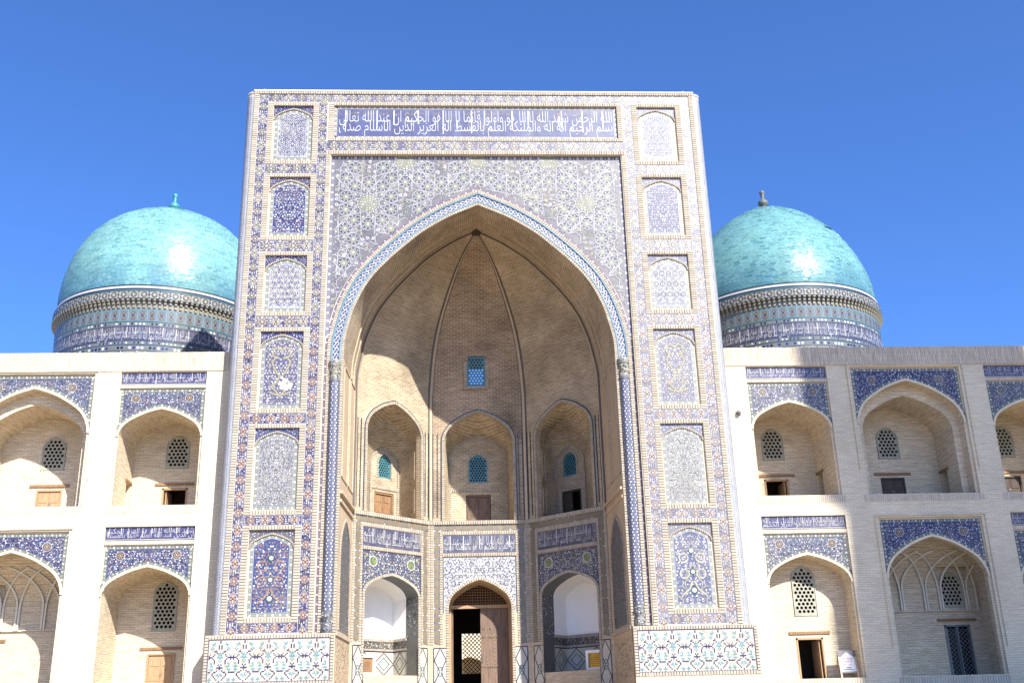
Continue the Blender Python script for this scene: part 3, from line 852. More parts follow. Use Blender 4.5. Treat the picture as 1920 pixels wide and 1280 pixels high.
def arch_panel():
    """star strapwork of the spandrel and the moulded bands that follow the arch"""
    vert = [(-AA, 2.08)] + [p for p in BIG if p[1] > 2.1] + [(AA, 2.08)]
    curve = [p for p in BIG if p[1] >= 11.25]
    curve = [(-AA, 11.25)] + [p for p in curve if p[1] > 11.26] + [(AA, 11.25)]
    br = MB()
    headers(br, F, vert, .10, RC, RC + .04)
    o47 = offset(vert, .47)
    headers(br, F, o47, .12, RC, RC + .035)
    br.build('brick_border', 'header', portal, 'stuff')
    # rope mouldings: round beads along the arch
    for off, rad in ((.14, .026), (.43, .028)):
        mb = MB(); P = resample(offset(curve, off), .12)
        rows = []; n = 6
        for k in range(n + 1):
            t = math.pi * k / n
            Q = offset(P, math.cos(t) * rad * 1.5)
            rows.append([F(u, v, RC + .01 + math.sin(t) * rad * 1.3) for u, v in Q])
        mb.grid(rows, None, S(128, 190, 222, .75) if off > .3 else S(160, 205, 232, .75))
        mb.build('rope_moulding', 'glaze', portal)
    hb = MB()
    A, B = offset(curve, .18), offset(curve, .39)
    strip(hb, F, A, B, RC + .006, S(84, 104, 180))
    mid = resample(offset(curve, .285), .105)
    for i in range(1, len(mid) - 1):
        a, b = mid[i - 1], mid[i + 1]; dx, dy = b[0] - a[0], b[1] - a[1]; l = math.hypot(dx, dy); tx, ty = dx / l, dy / l; nx, ny = -ty, tx
        sg = 1 if i % 2 else -1
        for o_ in (-.055, .055):
            P = [(mid[i][0] + nx * (o_ - .045) - tx * .045 * sg, mid[i][1] + ny * (o_ - .045) - ty * .045 * sg),
                 (mid[i][0] + nx * (o_ + .045) + tx * .045 * sg, mid[i][1] + ny * (o_ + .045) + ty * .045 * sg)]
            hb.line(F, P, .03, RC + .010, jit(mix(WHI, LAV, .2), .08))
        if i % 2: hb.disc(F, *mid[i], .028, RC + .012, jit(WHI, .06), 5)
    hb.build('zigzag_band', 'tile', portal, 'stuff')
    # purple dotted borders
    pb = MB()
    dotband(pb, F, offset(vert, .59), .085, RC + .004, mix(VIO, PNK, .45), WHI, .15, LAV)
    dotband(pb, F, [(-5.47, 19.43), (5.47, 19.43)], -.17, RC + .0045, mix(VIO, LAV, .35), WHI, .15, CRM)
    for s in (-1, 1):
        dotband(pb, F, [(s * 5.47, 12.2), (s * 5.47, 19.27)], .14 * s, RC + .005, mix(VIO, PALE, .35), WHI, .15, LAV)
    pb.build('dotted_border', 'tile', portal, 'stuff')
    # strapwork field
    out = offset(curve, .72)
    fo = under(out, 0)
    inside = lambda u, v, mg=.02: abs(u) < 5.32 - mg and v < 19.26 - mg and v > 11.9 and v > fo(u) + mg
    bg = MB()
    N = 60
    for k in range(N):
        a, b = -5.33 + 10.66 * k / N, -5.33 + 10.66 * (k + 1) / N
        za, zb = max(11.6, fo(a) - .06), max(11.6, fo(b) - .06)
        M_ = 8
        for j in range(M_):
            q0, q1 = j / M_, (j + 1) / M_
            t = .5 + .5 * (a / 5.33)  # rises to the right, where painted haze lightens the tile
            bg.pg(F, [(a, za + (19.27 - za) * q0), (b, zb + (19.27 - zb) * q0), (b, zb + (19.27 - zb) * q1), (a, za + (19.27 - za) * q1)], RC + .003,
                  jit(mix(mix(VIO, GRY, .48), CRM, .10 + .10 * t), .10))
    po = bg.build('spandrel', 'tile', portal)
    mo = MB(); sw = MB()
    d = RC + .006
    LW = mix(WHI, LAV, .45)
    def seg(p, q, wd=.024):
        n = max(1, int(math.hypot(q[0] - p[0], q[1] - p[1]) / .10))
        for k in range(n):
            a = (p[0] + (q[0] - p[0]) * k / n, p[1] + (q[1] - p[1]) * k / n); b = (p[0] + (q[0] - p[0]) * (k + 1) / n, p[1] + (q[1] - p[1]) * (k + 1) / n)
            if inside(*a) and inside(*b): sw.line(F, [a, b], wd, d + .010, LW)
    ax, bz = 1.35, 1.74
    stars = []
    for i in range(-4, 5):
        for j in range(-5, 2):
            if (i + j) % 2 == 0: stars.append((i * ax, 19.2 + (j) * bz))
    def small(u, v, r):
        if not inside(u, v, r * .55): return
        t = .5 + .5 * u / 5.33
        mo.disc(F, u, v, r, d, mix(mix(COB, GRY, .35), PALE, .2 * t), 12)
        for k in range(16):
            a = 6.2832 * k / 16
            p = (u + r * .86 * math.cos(a), v + r * .86 * math.sin(a))
            if inside(*p): mo.disc(F, *p, r * .13, d + .003, jit(mix(WHI, CRM, .2) if k % 2 else mix(NAVY, VIO, .4), .1), 4)
        mo.disc(F, u, v, r * .70, d + .002, mix(GRN, CRM, .25), 10)
        for k in range(6):
            a = 6.2832 * k / 6 + .3
            mo.leaf(F, u + r * .2 * math.cos(a), v + r * .2 * math.sin(a), a, r * .5, r * .22, d + .004, jit(mix(OLV, GRN, .5), .12))
        mo.disc(F, u, v, r * .24, d + .005, WHI, 7); mo.disc(F, u, v, r * .14, d + .007, mix(TUR, GRN, .4), 5)
    done = []
    for (cx, cz) in stars:
        r = .40
        # large sunflower
        if inside(cx, cz, -.4):
            for k in range(30):
                a = 6.2832 * k / 30
                for rr, c, sz in ((.41, NAVY, .030), (.36, mix(WHI, CRM, .3), .026), (.455, mix(WHI, LAV, .4), .02)):
                    p = (cx + rr * math.cos(a), cz + rr * math.sin(a))
                    if inside(*p): mo.leaf(F, p[0], p[1], a, .06, sz * 1.6, d + .004, jit(c, .1))
            if inside(cx, cz, .05):
                mo.disc(F, cx, cz, .35, d + .002, mix(mix(GRN, CRM, .3), DRK, .15), 20)
                for rr, n, sz in ((.30, 16, .03), (.21, 12, .03), (.12, 8, .025)):
                    for k in range(n):
                        a = 6.2832 * (k + .5) / n
                        mo.disc(F, cx + rr * math.cos(a), cz + rr * math.sin(a), sz, d + .005, jit(random.choice((CRM, OLV, WHI, GRN)), .1), 5)
                mo.disc(F, cx, cz, .05, d + .006, mix(OLV, TER, .4), 6)
        # ten rosettes with their seven-sided straps
        for k in range(10):
            a = R(90 + 36 * k); rr = .86
            u, v = cx + rr * math.cos(a) * 1.02, cz + rr * math.sin(a)
            if any(math.hypot(u - x, v - y) < .28 for x, y in done): continue
            done.append((u, v)); small(u, v, .205)
            for q in range(7):
                b0, b1 = a + R(180) + 6.2832 * (q + .5) / 7, a + R(180) + 6.2832 * (q + 1.5) / 7
                seg((u + .268 * math.cos(b0), v + .268 * math.sin(b0)), (u + .268 * math.cos(b1), v + .268 * math.sin(b1)))
        # straps of the ten-pointed star, running on to frame the rosettes
        for k in range(10):
            a0 = R(90 + 36 * k + 18)
            tip = Vector((cx + .86 * math.cos(a0), cz + .86 * math.sin(a0)))
            for dd in (-1, 1):
                b = a0 + dd * R(18)
                ip_ = Vector((cx + .49 * math.cos(b), cz + .49 * math.sin(b)))
                dr_ = (tip - ip_).normalized()
                e0 = ip_ - dr_ * .14; e1 = tip + dr_ * .46
                seg((e0.x, e0.y), (e1.x, e1.y), .026)
            p = (cx + .60 * math.cos(a0), cz + .60 * math.sin(a0))
            if inside(*p, .06):
                mo.leaf(F, p[0] - .10 * math.cos(a0), p[1] - .10 * math.sin(a0), a0, .26, .14, d + .002, jit(mix(GRN, CRM, .35), .1))
                mo.disc(F, *p, .035, d + .004, WHI, 5)
            p2 = (cx + .66 * math.cos(a0 + R(18)), cz + .66 * math.sin(a0 + R(18)))
            if inside(*p2, .04):
                for dd in (-1, 1): mo.leaf(F, p2[0], p2[1], a0 + R(18) + dd * 1.9, .12, .07, d + .003, jit(NAVY, .2))
    for q in range(9000):
        u, v = random.uniform(-5.3, 5.3), random.uniform(11.9, 19.25)
        if inside(u, v): mo.disc(F, u, v, random.uniform(.012, .024), d - .0005, random.choice((COB, NAVY, WHI, GRN, CRM, GRY, VIO)), 4, random.random() * 3)
    # blossoms in the remaining pentagons
    g = .20
    for j in range(int((19.3 - 11.8) / g)):
        for i in range(int(10.8 / g)):
            u = -5.35 + (i + .5 + random.uniform(-.2, .2)) * g; v = 11.9 + (j + .5 + random.uniform(-.2, .2)) * g
            if not inside(u, v, .06): continue
            if any(math.hypot(u - x, v - y) < .30 for x, y in done) or any(math.hypot(u - x, v - y) < .62 for x, y in stars): continue
            c = random.choice((CRM, WHI, OLV, GRN))
            for k in range(5):
                a = 1.2566 * k + i; mo.disc(F, u + .045 * math.cos(a), v + .045 * math.sin(a), .026, d + .003, c, 5)
            for k in range(4):
                mo.disc(F, u + random.uniform(-.1, .1), v + random.uniform(-.1, .1), .018, d + .002, random.choice((COB, NAVY, WHI)), 4)
    # patches where the tile has fallen and been made good, right of the apex
    for (x, y) in ((1.9, 17.75), (2.2, 17.6), (2.6, 17.5), (1.3, 18.6), (.9, 18.9), (3.0, 17.3), (1.7, 18.3), (3.3, 17.0)):
        for q in range(3):
            u, v = x + random.gauss(0, .12), y + random.gauss(0, .08)
            if inside(u, v, .12): mo.disc(F, u, v, random.uniform(.03, .07), d + .014, jit(mix(CRM, GRY, .4), .08), 7, random.random())
    mo.build('mosaic', 'tile', po, 'stuff'); sw.build('strapwork', 'tile', po, 'stuff')
arch_panel()

def lathe(mb, cx, cy, prof, n=24, col=(.5, .5, .5), smooth=True, a0=0, a1=6.2832):
    rows = []; uvs = []; acc = 0; last = None
    for r, z in prof:
        if last: acc += math.hypot(r - last[0], z - last[1])
        last = (r, z)
        rows.append([(cx + r * math.cos(a0 + (a1 - a0) * k / n), cy + r * math.sin(a0 + (a1 - a0) * k / n), z) for k in range(n + 1)])
        uvs.append([((a1 - a0) * k / n * max(p[0] for p in prof), acc) for k in range(n + 1)])
    mb.grid(rows, uvs, col, smooth)

def columns():
    for s in (-1, 1):
        # corner shafts
        cx, cy, r = s * XO, .30, .30
        mb = MB(); lathe(mb, cx, cy, [(r, 2.05), (r, ZT)], 32, mix(WHI, LAV, .2)); 
        lathe(mb, cx, cy, [(r, ZT), (r + .02, ZT + .01), (r + .02, ZT + .10), (0.01, ZT + .10)], 32, HB)
        po = mb.build('corner_column', 'tile', portal)
        cm = lambda u, v, d=0: (cx + (r + d) * math.cos(u), cy + (r + d) * math.sin(u), v)
        mo = MB(); nb = 20; st = 6.2832 / nb
        rng = range(nb)
        for j in range(int((ZT - 2.1) / .085)):
            v = 2.1 + j * .085
            for k in rng:
                u = (k + (.5 if j % 2 else 0)) * st
                if math.sin(u) > .45 or math.cos(u) * s < -.35: continue
                def sm_(uu, vv, d=0, u0=u): return cm(u0 + uu / r, vv, d)
                c = jit(mix(COB, S(90, 130, 170), .7 if s > 0 else .5), .2)
                for q in range(3):
                    a = q * 2.094 + (1.047 if j % 2 else 0)
                    mo.leaf(sm_, .008 * math.cos(a), v + .008 * math.sin(a), a, .046, .030, .004, c)
                if (k * 7 + j * 3) % 11 == 0: mo.disc(sm_, .045, v, .014, .004, mix(DRK, COB, .4), 5)
        mo.build('mosaic', 'tile', po, 'stuff')
        # engaged shafts beside the opening
        cx2, cy2, r2 = s * 5.07, .07, .17
        pr = [(r2 * 1.0, 2.05), (r2 * 1.12, 2.12), (r2 * 1.05, 2.28), (r2 * .78, 2.42), (r2 * 1.15, 2.56), (r2 * .95, 2.70), (r2, 2.74), (r2, 10.55), (r2 * 1.12, 10.60), (r2 * .9, 10.66), (r2 * 1.0, 10.72),
              (r2 * .8, 10.86), (r2 * 1.1, 11.02), (r2 * 1.28, 11.18), (r2 * 1.28, 11.26), (.01, 11.26)]
        mb = MB(); lathe(mb, cx2, cy2, pr[:7], 20, jit(mix(GRY, LAV, .3))); lathe(mb, cx2, cy2, pr[6:8], 20, mix(mix(COB, LAV, .45), GRY, .15)); lathe(mb, cx2, cy2, pr[7:], 20, mix(GRY, CRM, .35))
        po = mb.build('engaged_column', 'tile', portal)
        mo = MB(); nb = 14; st = 6.2832 / nb
        for j in range(int((10.5 - 2.8) / .10)):
            v = 2.8 + j * .10
            for k in range(nb):
                u = (k + (.5 if j % 2 else 0)) * st
                if math.sin(u) > .3: continue
                def sm2(uu, vv, d=0, u0=u): return (cx2 + (r2 + d) * math.cos(u0 + uu / r2), cy2 + (r2 + d) * math.sin(u0 + uu / r2), vv)
                big = (j + 3 * k) % 2 == 0
                mo.disc(sm2, 0, v, .028 if big else .018, .004, jit(WHI if big else mix(LAV, SKYB, .5), .1), 6, .3, 1.3)
                mo.leaf(sm2, 0, v + .05, 1.57, .04, .016, .004, jit(NAVY, .3))
        for (z0, z1) in ((10.62, 11.2), (2.1, 2.7)):
            for q in range(70):
                u = random.uniform(3.4, 6.1); v = random.uniform(z0, z1)
                def sm3(uu, vv, d=0, u0=u): return (cx2 + (r2 * 1.25 + d) * math.cos(u0 + uu / r2), cy2 + (r2 * 1.25 + d) * math.sin(u0 + uu / r2), vv)
                mo.disc(sm3, 0, v, random.uniform(.012, .03), .004, random.choice((WHI, COB, OLV, CRM, TEA)), 5)
        mo.build('mosaic', 'tile', po, 'stuff')
columns()

# dado of cut-brick mosaic: one repeat drawn on a grid (N navy, T turquoise, P pale turquoise)
DADO = [
    "........N.........",
    "....T...N...T.....",
    "..TTT.......TTT...",
    "...T...N.N...T....",
    "..T....N.N....T...",
    ".TPT...N.N...TPT..",
    "..T..r.......rT...",
    "....NN.....NN.....",
    "......N.T.N.......",
    ".r..N..TTT..N..r..",
    "N..N...TPT...N..N.",
    "NNN...TTTTT...NNNN",
    "N..N....T....N..N.",
    "....N..T.T..N.....",
    "....N...T...N.....",
    ".TT.N.......N.TT..",
    "..T....N.N.....T..",
    ".TTT....N....TTT..",
    "..P...NNNNN....P..",
    ".TTT....N.....TTT.",
    "..T...N...N....T..",
    "NN..NN.....NN..NNN",
    "...N...T.T...N....",
    "...N..TTPTT..N....",
    "....N...T...N.....",
    ".T...N.....N...T..",
    "TTT...N...N...TTT.",
    ".T......N......T..",
]
def dado():
    K = {'N': S(62, 48, 140, .8), 'T': S(112, 196, 208, .8), 'P': S(176, 226, 236, .85), 'r': S(206, 140, 130, .85)}
    for s in (-1, 1):
        a, b = sorted((s * 4.80, s * 8.86))
        mb = MB(); mb.mbox(F, a, b, -.2, 2.05, 0.0, .10); 
        x = s * 8.86
        mb.box((min(x, x - s * .01), -.10, -.2), (max(x, x - s * .01), .9, 2.05))
        po = mb.build('dado', 'wing', portal)
        fr = MB(); box_frame_headers(fr, F, a + .002, b - .002, .50, 2.04, .11, .11, .11, .10, .125)
        fr.build('brick_frame', 'header', po, 'stuff')
        mo = MB(); u0, u1, v0, v1 = a + .12, b - .12, .61, 1.92
        mo.rect(F, u0, u1, v0, v1, .104, (.37, .345, .285))
        # brick joints of the cream ground
        for (p, q) in (((u0, v0), (u1, v0)), ((u0, v1), (u1, v1)), ((u0, v0), (u0, v1)), ((u1, v0), (u1, v1))):
            mo.line(F, [p, q], .035, .112, K['N'])
        nr = len(DADO); nc = len(DADO[0]); cell = (v1 - v0 - .06) / nr
        tw = nc * cell; nt_ = round((u1 - u0 - .06) / tw); cu = (u1 - u0 - .06) / (nt_ * nc)
        for t in range(nt_):
            for j, row in enumerate(DADO):
                for i, ch in enumerate(row):
                    x0 = u0 + .03 + (t * nc + i) * cu; y1 = v1 - .03 - j * cell
                    if ch == '.':
                        if random.random() < .18: mo.rect(F, x0 + .002, x0 + cu - .002, y1 - cell + .002, y1 - .002, .107, jit((.33, .29, .23), .1))
                        continue
                    mo.rect(F, x0 + .001, x0 + cu * .97, y1 - cell * .97, y1 - .001, .110, jit(K[ch], .15))
        mo.build('mosaic', 'tile', po, 'stuff')
dado()

# ================================================================== the vaulted recess
C = [(-4.65, 3.40), (-1.90, 6.05), (1.90, 6.05), (4.65, 3.40)]
LEN = math.hypot(2.75, 2.65)
FAC = [wallmap(*C[0], C[1][0] - C[0][0], C[1][1] - C[0][1]), wallmap(*C[1], 1, 0), wallmap(*C[2], C[3][0] - C[2][0], C[3][1] - C[2][1])]
FL = [LEN, 3.8, LEN]
ZL = 6.70                                     # ledge between the storeys
VS, VA = 11.2, 17.92                          # springing and crown of the half dome

def vault():
    p = _prof(5)
    ax, ay = 0.0, 3.40
    def rib(i, t):
        x, y = p[t]
        cx, cy = C[i]
        return (ax + (cx - ax) * x, ay + (cy - ay) * x, VS + (VA - VS) * y)
    n = len(p)
    wz0, wz1, wx = 12.15, 13.43, .37           # opening of the small window in the middle gore
    for g in range(3):
        mb = MB(); acc = 0; R3 = []
        for t in range(n):
            a, b = Vector(rib(g, t)), Vector(rib(g + 1, t))
            if g == 1 and R3:
                pa, pb = R3[-1]
                for zz in (wz0, wz1):
                    if pa.z < zz < a.z:
                        f = (zz - pa.z) / (a.z - pa.z); R3.append((pa.lerp(a, f), pb.lerp(b, f)))
            R3.append((a, b))
        rows = []; uvs = []
        for k_, (a, b) in enumerate(R3):
            if k_: acc += ((a + b) / 2 - last).length
            last = (a + b) / 2
            w_ = (b - a).length
            fr = [k / 6 for k in range(7)]
            if g == 1:
                h_ = min(wx / max(w_, 1e-6), .3)
                fr = [0, .15, .5 - h_, .5 + h_, .85, 1] if .5 - h_ > .16 else [0, .1, .5 - h_, .5 + h_, .9, 1]
            rows.append([tuple(a.lerp(b, f)) for f in fr])
            uvs.append([(-w_ / 2 + w_ * f + 1.9, VS + acc) for f in fr])
        for k_ in range(len(rows) - 1):
            zm = (rows[k_][0][2] + rows[k_ + 1][0][2]) / 2
            for c_ in range(len(rows[0]) - 1):
                if g == 1 and c_ == 2 and wz0 < zm < wz1: continue
                q = [(k_, c_), (k_, c_ + 1), (k_ + 1, c_ + 1), (k_ + 1, c_)]
                mb.poly([rows[i][j] for i, j in q], (.5, .5, .5), [uvs[i][j] for i, j in q])
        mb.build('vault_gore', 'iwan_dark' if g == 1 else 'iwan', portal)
    # broad soffit between the facade arch and the half dome
    front = [q for q in BIG if q[1] >= 2.0]
    mb = MB(); fa = arch(0, AA, AS, AH, 5); ra = arch(0, 4.65, VS, VA - VS, 5)
    NS = 6; rows = []; uvs = []
    ss = [0]
    for a, b in zip(fa[:-1], fa[1:]): ss.append(ss[-1] + math.hypot(b[0] - a[0], b[1] - a[1]))
    for k in range(NS + 1):
        t = k / NS
        rows.append([(a[0] + (b[0] - a[0]) * t, .12 + (3.40 - .12) * t, a[1] + (b[1] - a[1]) * t) for a, b in zip(fa, ra)])
        uvs.append([(t * 3.28, s_) for s_ in ss])
    mb.grid(rows, uvs, smooth=True)
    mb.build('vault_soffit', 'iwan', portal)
    # raised arches that divide the soffit into bands
    for t0, t1 in ((.60, .64), (.78, .82)):
        mb = MB(); rows = []
        for tt, dz in ((t0, 0), (t0, .03), (t1, .03), (t1, 0)):
            rows.append([((a[0] + (b[0] - a[0]) * tt) * (1 - dz / 4.7), .12 + 3.28 * tt, (a[1] + (b[1] - a[1]) * tt) - dz) for a, b in zip(fa, ra)])
        mb.grid(rows, None, jit(HB), smooth=False)
        mb.build('soffit_band', 'iwan_low', portal)
    # ribs: a brick roll between two dark lines, down to the ledge
    for i in range(4):
        pts = [Vector((C[i][0], C[i][1], ZL))] + [Vector(rib(i, t)) for t in range(n - 1)]
        cen = Vector((0, 2.2, 10))
        for off, wd, th, mat_c in ((0, .10, .085, HB), (-.085, .05, .045, NAVY), (.085, .05, .045, NAVY)):
            pass
        mb = MB(); rows = [[] for _ in range(8)]
        prof = [(-.13, -.02), (-.13, .045), (-.07, .045), (-.055, .08), (.055, .08), (.07, .045), (.13, .045), (.13, -.02)]
        for k, q in enumerate(pts):
            a = pts[max(0, k - 1)]; b = pts[min(len(pts) - 1, k + 1)]
            T = (b - a).normalized()
            inward = Vector((-q.x * .75, 2.6 - q.y, 0)).normalized() if k < 6 else (Vector((0, 2.0, max(9.0, q.z - 3))) - q).normalized()
            inward = (inward - T * inward.dot(T)).normalized()
            side = T.cross(inward).normalized()
            sc_ = min(1.0, .22 + 1.3 * (1 - k / len(pts)))
            for r_, (s_, h_) in enumerate(prof): rows[r_].append(tuple(q + side * s_ * sc_ + inward * h_))
        cols = [NAVY, NAVY, mix(NAVY, TEA, .4), HB, mix(NAVY, TEA, .4), NAVY, NAVY]
        for r_ in range(7):
            mb.grid([rows[r_], rows[r_ + 1]], None, mix(cols[r_], (.30, .26, .2), .35) if r_ != 3 else (.40, .31, .21), smooth=False)
        mb.build('vault_rib', 'header', portal)
    mb = MB()
    lathe(mb, 0, 3.36, [(.20, VA - .02), (.19, VA - .17), (.10, VA - .20), (.02, VA - .12)], 16, (.07, .05, .035))
    mb.build('vault_boss', 'header', portal)
vault()

def flanks():
    for s in (-1, 1):
        x0, x1 = s * AA, s * 4.65
        m = (lambda u, v, d=0: (-AA + .14 * (u / 3.28) + d, .12 + u, v)) if s < 0 else (lambda u, v, d=0: (AA - .14 * (u / 3.28) - d, .12 + u, v))
        mb = MB()
        K = 5
        mb.grid([[m(3.28 * k / K, z) for k in range(K + 1)] for z in (2.05, 6.0, ZL, 9, AS + .02)], [[(3.28 * k / K, z) for k in range(K + 1)] for z in (2.05, 6.0, ZL, 9, AS + .02)], smooth=False)
        mb.grid([[m(-.02 + 3.3 * k / K, z) for k in range(K + 1)] for z in (-.2, 2.05)], [[(3.28 * k / K, z) for k in range(K + 1)] for z in (-.2, 2.05)], smooth=False)
        po = mb.build('flank_wall', 'jamb', portal)
        # plain sunk panels above, blind tiled arch below
        tr = MB()
        for (a, b, z0, z1) in ((.25, 1.55, 7.2, 11.2), (1.85, 3.0, 7.2, 11.2)):
            for p in ((a, a + .05, z0, z1), (b - .05, b, z0, z1), (a, b, z1 - .05, z1), (a, b, z0, z0 + .05)):
                tr.mbox(m, p[0], p[1], p[2], p[3], 0, .03)
        tr.mbox(m, 0.02, 3.2, 6.32, 6.42, 0, .06); tr.mbox(m, .02, 3.2, ZL - .09, ZL, 0, .10)
        tr.build('moulding', 'iwan_low', po)
        bt = MB()
        out = opening(1.65, 1.15, 2.2, 4.6, 1.35)
        fillpoly(bt, m, out, [], .006, mix(GRY, mix(VIO, DRK, .3), .3))
        f = under(out, 0)
        for q in range(900):
            u = random.uniform(.5, 2.8); v = random.uniform(2.2, 5.95)
            if v < f(u) - .05: bt.disc(m, u, v, random.uniform(.015, .035), .010, random.choice((WHI, COB, DRK, CRM, GRN, VIO)), 5)
        for q in range(500):
            u = random.uniform(.1, 3.2); v = random.uniform(.5, 1.85)
            bt.rect(m, u, u + .04, v, v + .04, .008, random.choice(((.5, .44, .34), (.42, .3, .22), TEA, (.55, .5, .4))))
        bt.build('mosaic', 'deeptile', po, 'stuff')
        hb = MB(); headers(hb, m, out, .10, 0, .035); headers(hb, m, [(0.02, 2.0), (3.2, 2.0)], .12, 0, .05)
        hb.build('brick_frame', 'header', po, 'stuff')
flanks()

def iwan_tile_frame(m, L, door):
    """tile bands, inscription and spandrel of one lower facet; returns nothing"""
    uc = L / 2
    mo = MB(); br = MB()
    OCH = S(196, 164, 104, .72); BG = S(168, 164, 154, .72); COB = mix(globals()['COB'], GRY, .38)
    def ochre(p0, p1, w_):
        vert = abs(p1[1] - p0[1]) > abs(p1[0] - p0[0])
        if vert: mo.rect(m, p0[0] - w_ / 2, p0[0] + w_ / 2, p0[1], p1[1], .006, BG)
        else: mo.rect(m, p0[0], p1[0], p0[1] - w_ / 2, p0[1] + w_ / 2, .007, BG)
        Ls = math.hypot(p1[0] - p0[0], p1[1] - p0[1]); n = max(1, round(Ls / .27))
        for k in range(n):
            t = (k + .5) / n; u, v = p0[0] + (p1[0] - p0[0]) * t, p0[1] + (p1[1] - p0[1]) * t
            mo.disc(m, u, v, w_ * .40, .010, jit(OCH, .12), 8)
            for q in range(6): mo.disc(m, u + w_ * .27 * math.cos(q * 1.047), v + w_ * .27 * math.sin(q * 1.047), w_ * .09, .012, mix(OCH, TER, .35), 4)
            for q in range(4):
                du, dv = ((.4 * w_ * (1 if q % 2 else -1), .135 * (1 if q > 1 else -1)) if vert else (.135 * (1 if q > 1 else -1), .4 * w_ * (1 if q % 2 else -1)))
                mo.disc(m, u + du, v + dv, .03, .010, jit(random.choice((COB, WHI, GRY)), .1), 5)
    ochre((.26, 2.06), (.26, 6.30), .22); ochre((L - .26, 2.06), (L - .26, 6.30), .22)
    ochre((.14, 6.42), (L - .14, 6.42), .24)
    # brick lines
    headers(br, m, [(.02, 6.55), (L - .02, 6.55)], .14, 0, .07)
    headers(br, m, [(.02, 2.06), (.02, 6.54)], -.11, 0, .03); headers(br, m, [(L - .02, 2.06), (L - .02, 6.54)], .11, 0, .03)
    headers(br, m, [(.38, 2.06), (.38, 6.28)], -.10, 0, .03); headers(br, m, [(L - .38, 2.06), (L - .38, 6.28)], .10, 0, .03)
    headers(br, m, [(.48, 6.28), (L - .48, 6.28)], -.12, 0, .03); headers(br, m, [(.48, 5.32), (L - .48, 5.32)], .12, 0, .06)
    # inscription
    mo.rect(m, .50, L - .50, 5.45, 6.14, .006, COB)
    inscription(mo, m, .53, L - .53, 5.47, 6.12, .010, W1[door % 6] + ' ' + W1[(door + 2) % 6], W1[(door + 3) % 6] + ' ' + W1[(door + 5) % 6], WHI, None)
    a, z0, zs, h = (1.30, .95, 3.72, .74) if door != 1 else (1.19, -.2, 3.40, 1.03)
    A = arch(uc, a, zs, h)
    op = opening(uc, a, z0, zs, h)
    headers(br, m, [p for p in op], .10, 0, .035)
    fo = under(offset(A, .10), 0)
    base = COB if door != 1 else mix(WHI, LAV, .35)
    for k in range(40):
        u0, u1 = .5 + (L - 1.0) * k / 40, .5 + (L - 1.0) * (k + 1) / 40
        mo.pg(m, [(u0, max(zs - .2, fo(u0))), (u1, max(zs - .2, fo(u1))), (u1, 5.30), (u0, 5.30)], .005, jit(base, .1))
    ins = lambda u, v: .54 < u < L - .54 and max(zs - .1, fo(u) + .03) < v < 5.27
    if door != 1:
        floral(mo, m, ins, (.5, L - .5, zs - .2, 5.3), .008, [(4, WHI), (2, SKYB), (1.5, OLV), (1, LAV)], .10, uc, mix(OLV, WHI, .5), .018)
        for sg in (-1, 1):
            u, v = uc + sg * .92, 4.92
            mo.disc(m, u, v, .20, .014, WHI, 14); mo.disc(m, u, v, .17, .016, S(150, 190, 80, .7), 14)
            for q in range(9): mo.disc(m, u + .1 * math.cos(q * .698), v + .1 * math.sin(q * .698), .03, .018, jit(random.choice((OLV, S(90, 150, 60, .6), TER)), .1), 5)
            mo.disc(m, uc + sg * 1.22, 5.12, .07, .014, OLV, 6)
    else:
        floral(mo, m, ins, (.5, L - .5, zs - .2, 5.3), .008, [(3, COB), (2, S(70, 110, 150)), (2, WHI), (1, GRN)], .085, uc, S(50, 70, 150), .022)
    mo.rect(m, .49, .52, zs - .2, 5.3, .012, TEA); mo.rect(m, L - .52, L - .49, zs - .2, 5.3, .012, TEA)
    # dado panels on the piers
    for (u0, u1) in ((.14, .62), (L - .62, L - .14)):
        mo.rect(m, u0, u1, .3, 1.93, .006, (.42, .39, .33))
        for p in (((u0, .3), (u0, 1.93)), ((u1, .3), (u1, 1.93)), ((u0, 1.93), (u1, 1.93))): mo.line(m, list(p), .035, .012, NAVY)
        um = (u0 + u1) / 2
        for zc in (1.50, .68):
            for q in range(10):
                t = q / 10 * .42
                for sx in (-1, 1):
                    for sy in (-1, 1):
                        mo.rect(m, um + sx * (.22 - t * .5) - .02, um + sx * (.22 - t * .5) + .02, zc + sy * t - .02, zc + sy * t + .02, .010, DRK if door != 1 else NAVY)
        for zc in (1.09,):
            for q in range(24):
                a_ = 6.2832 * q / 24
                mo.rect(m, um + .10 * math.cos(a_) - .018, um + .10 * math.cos(a_) + .018, zc + .16 * math.sin(a_) - .018, zc + .16 * math.sin(a_) + .018, .010, TUR)
    return mo, br, op, (uc, a, z0, zs, h)

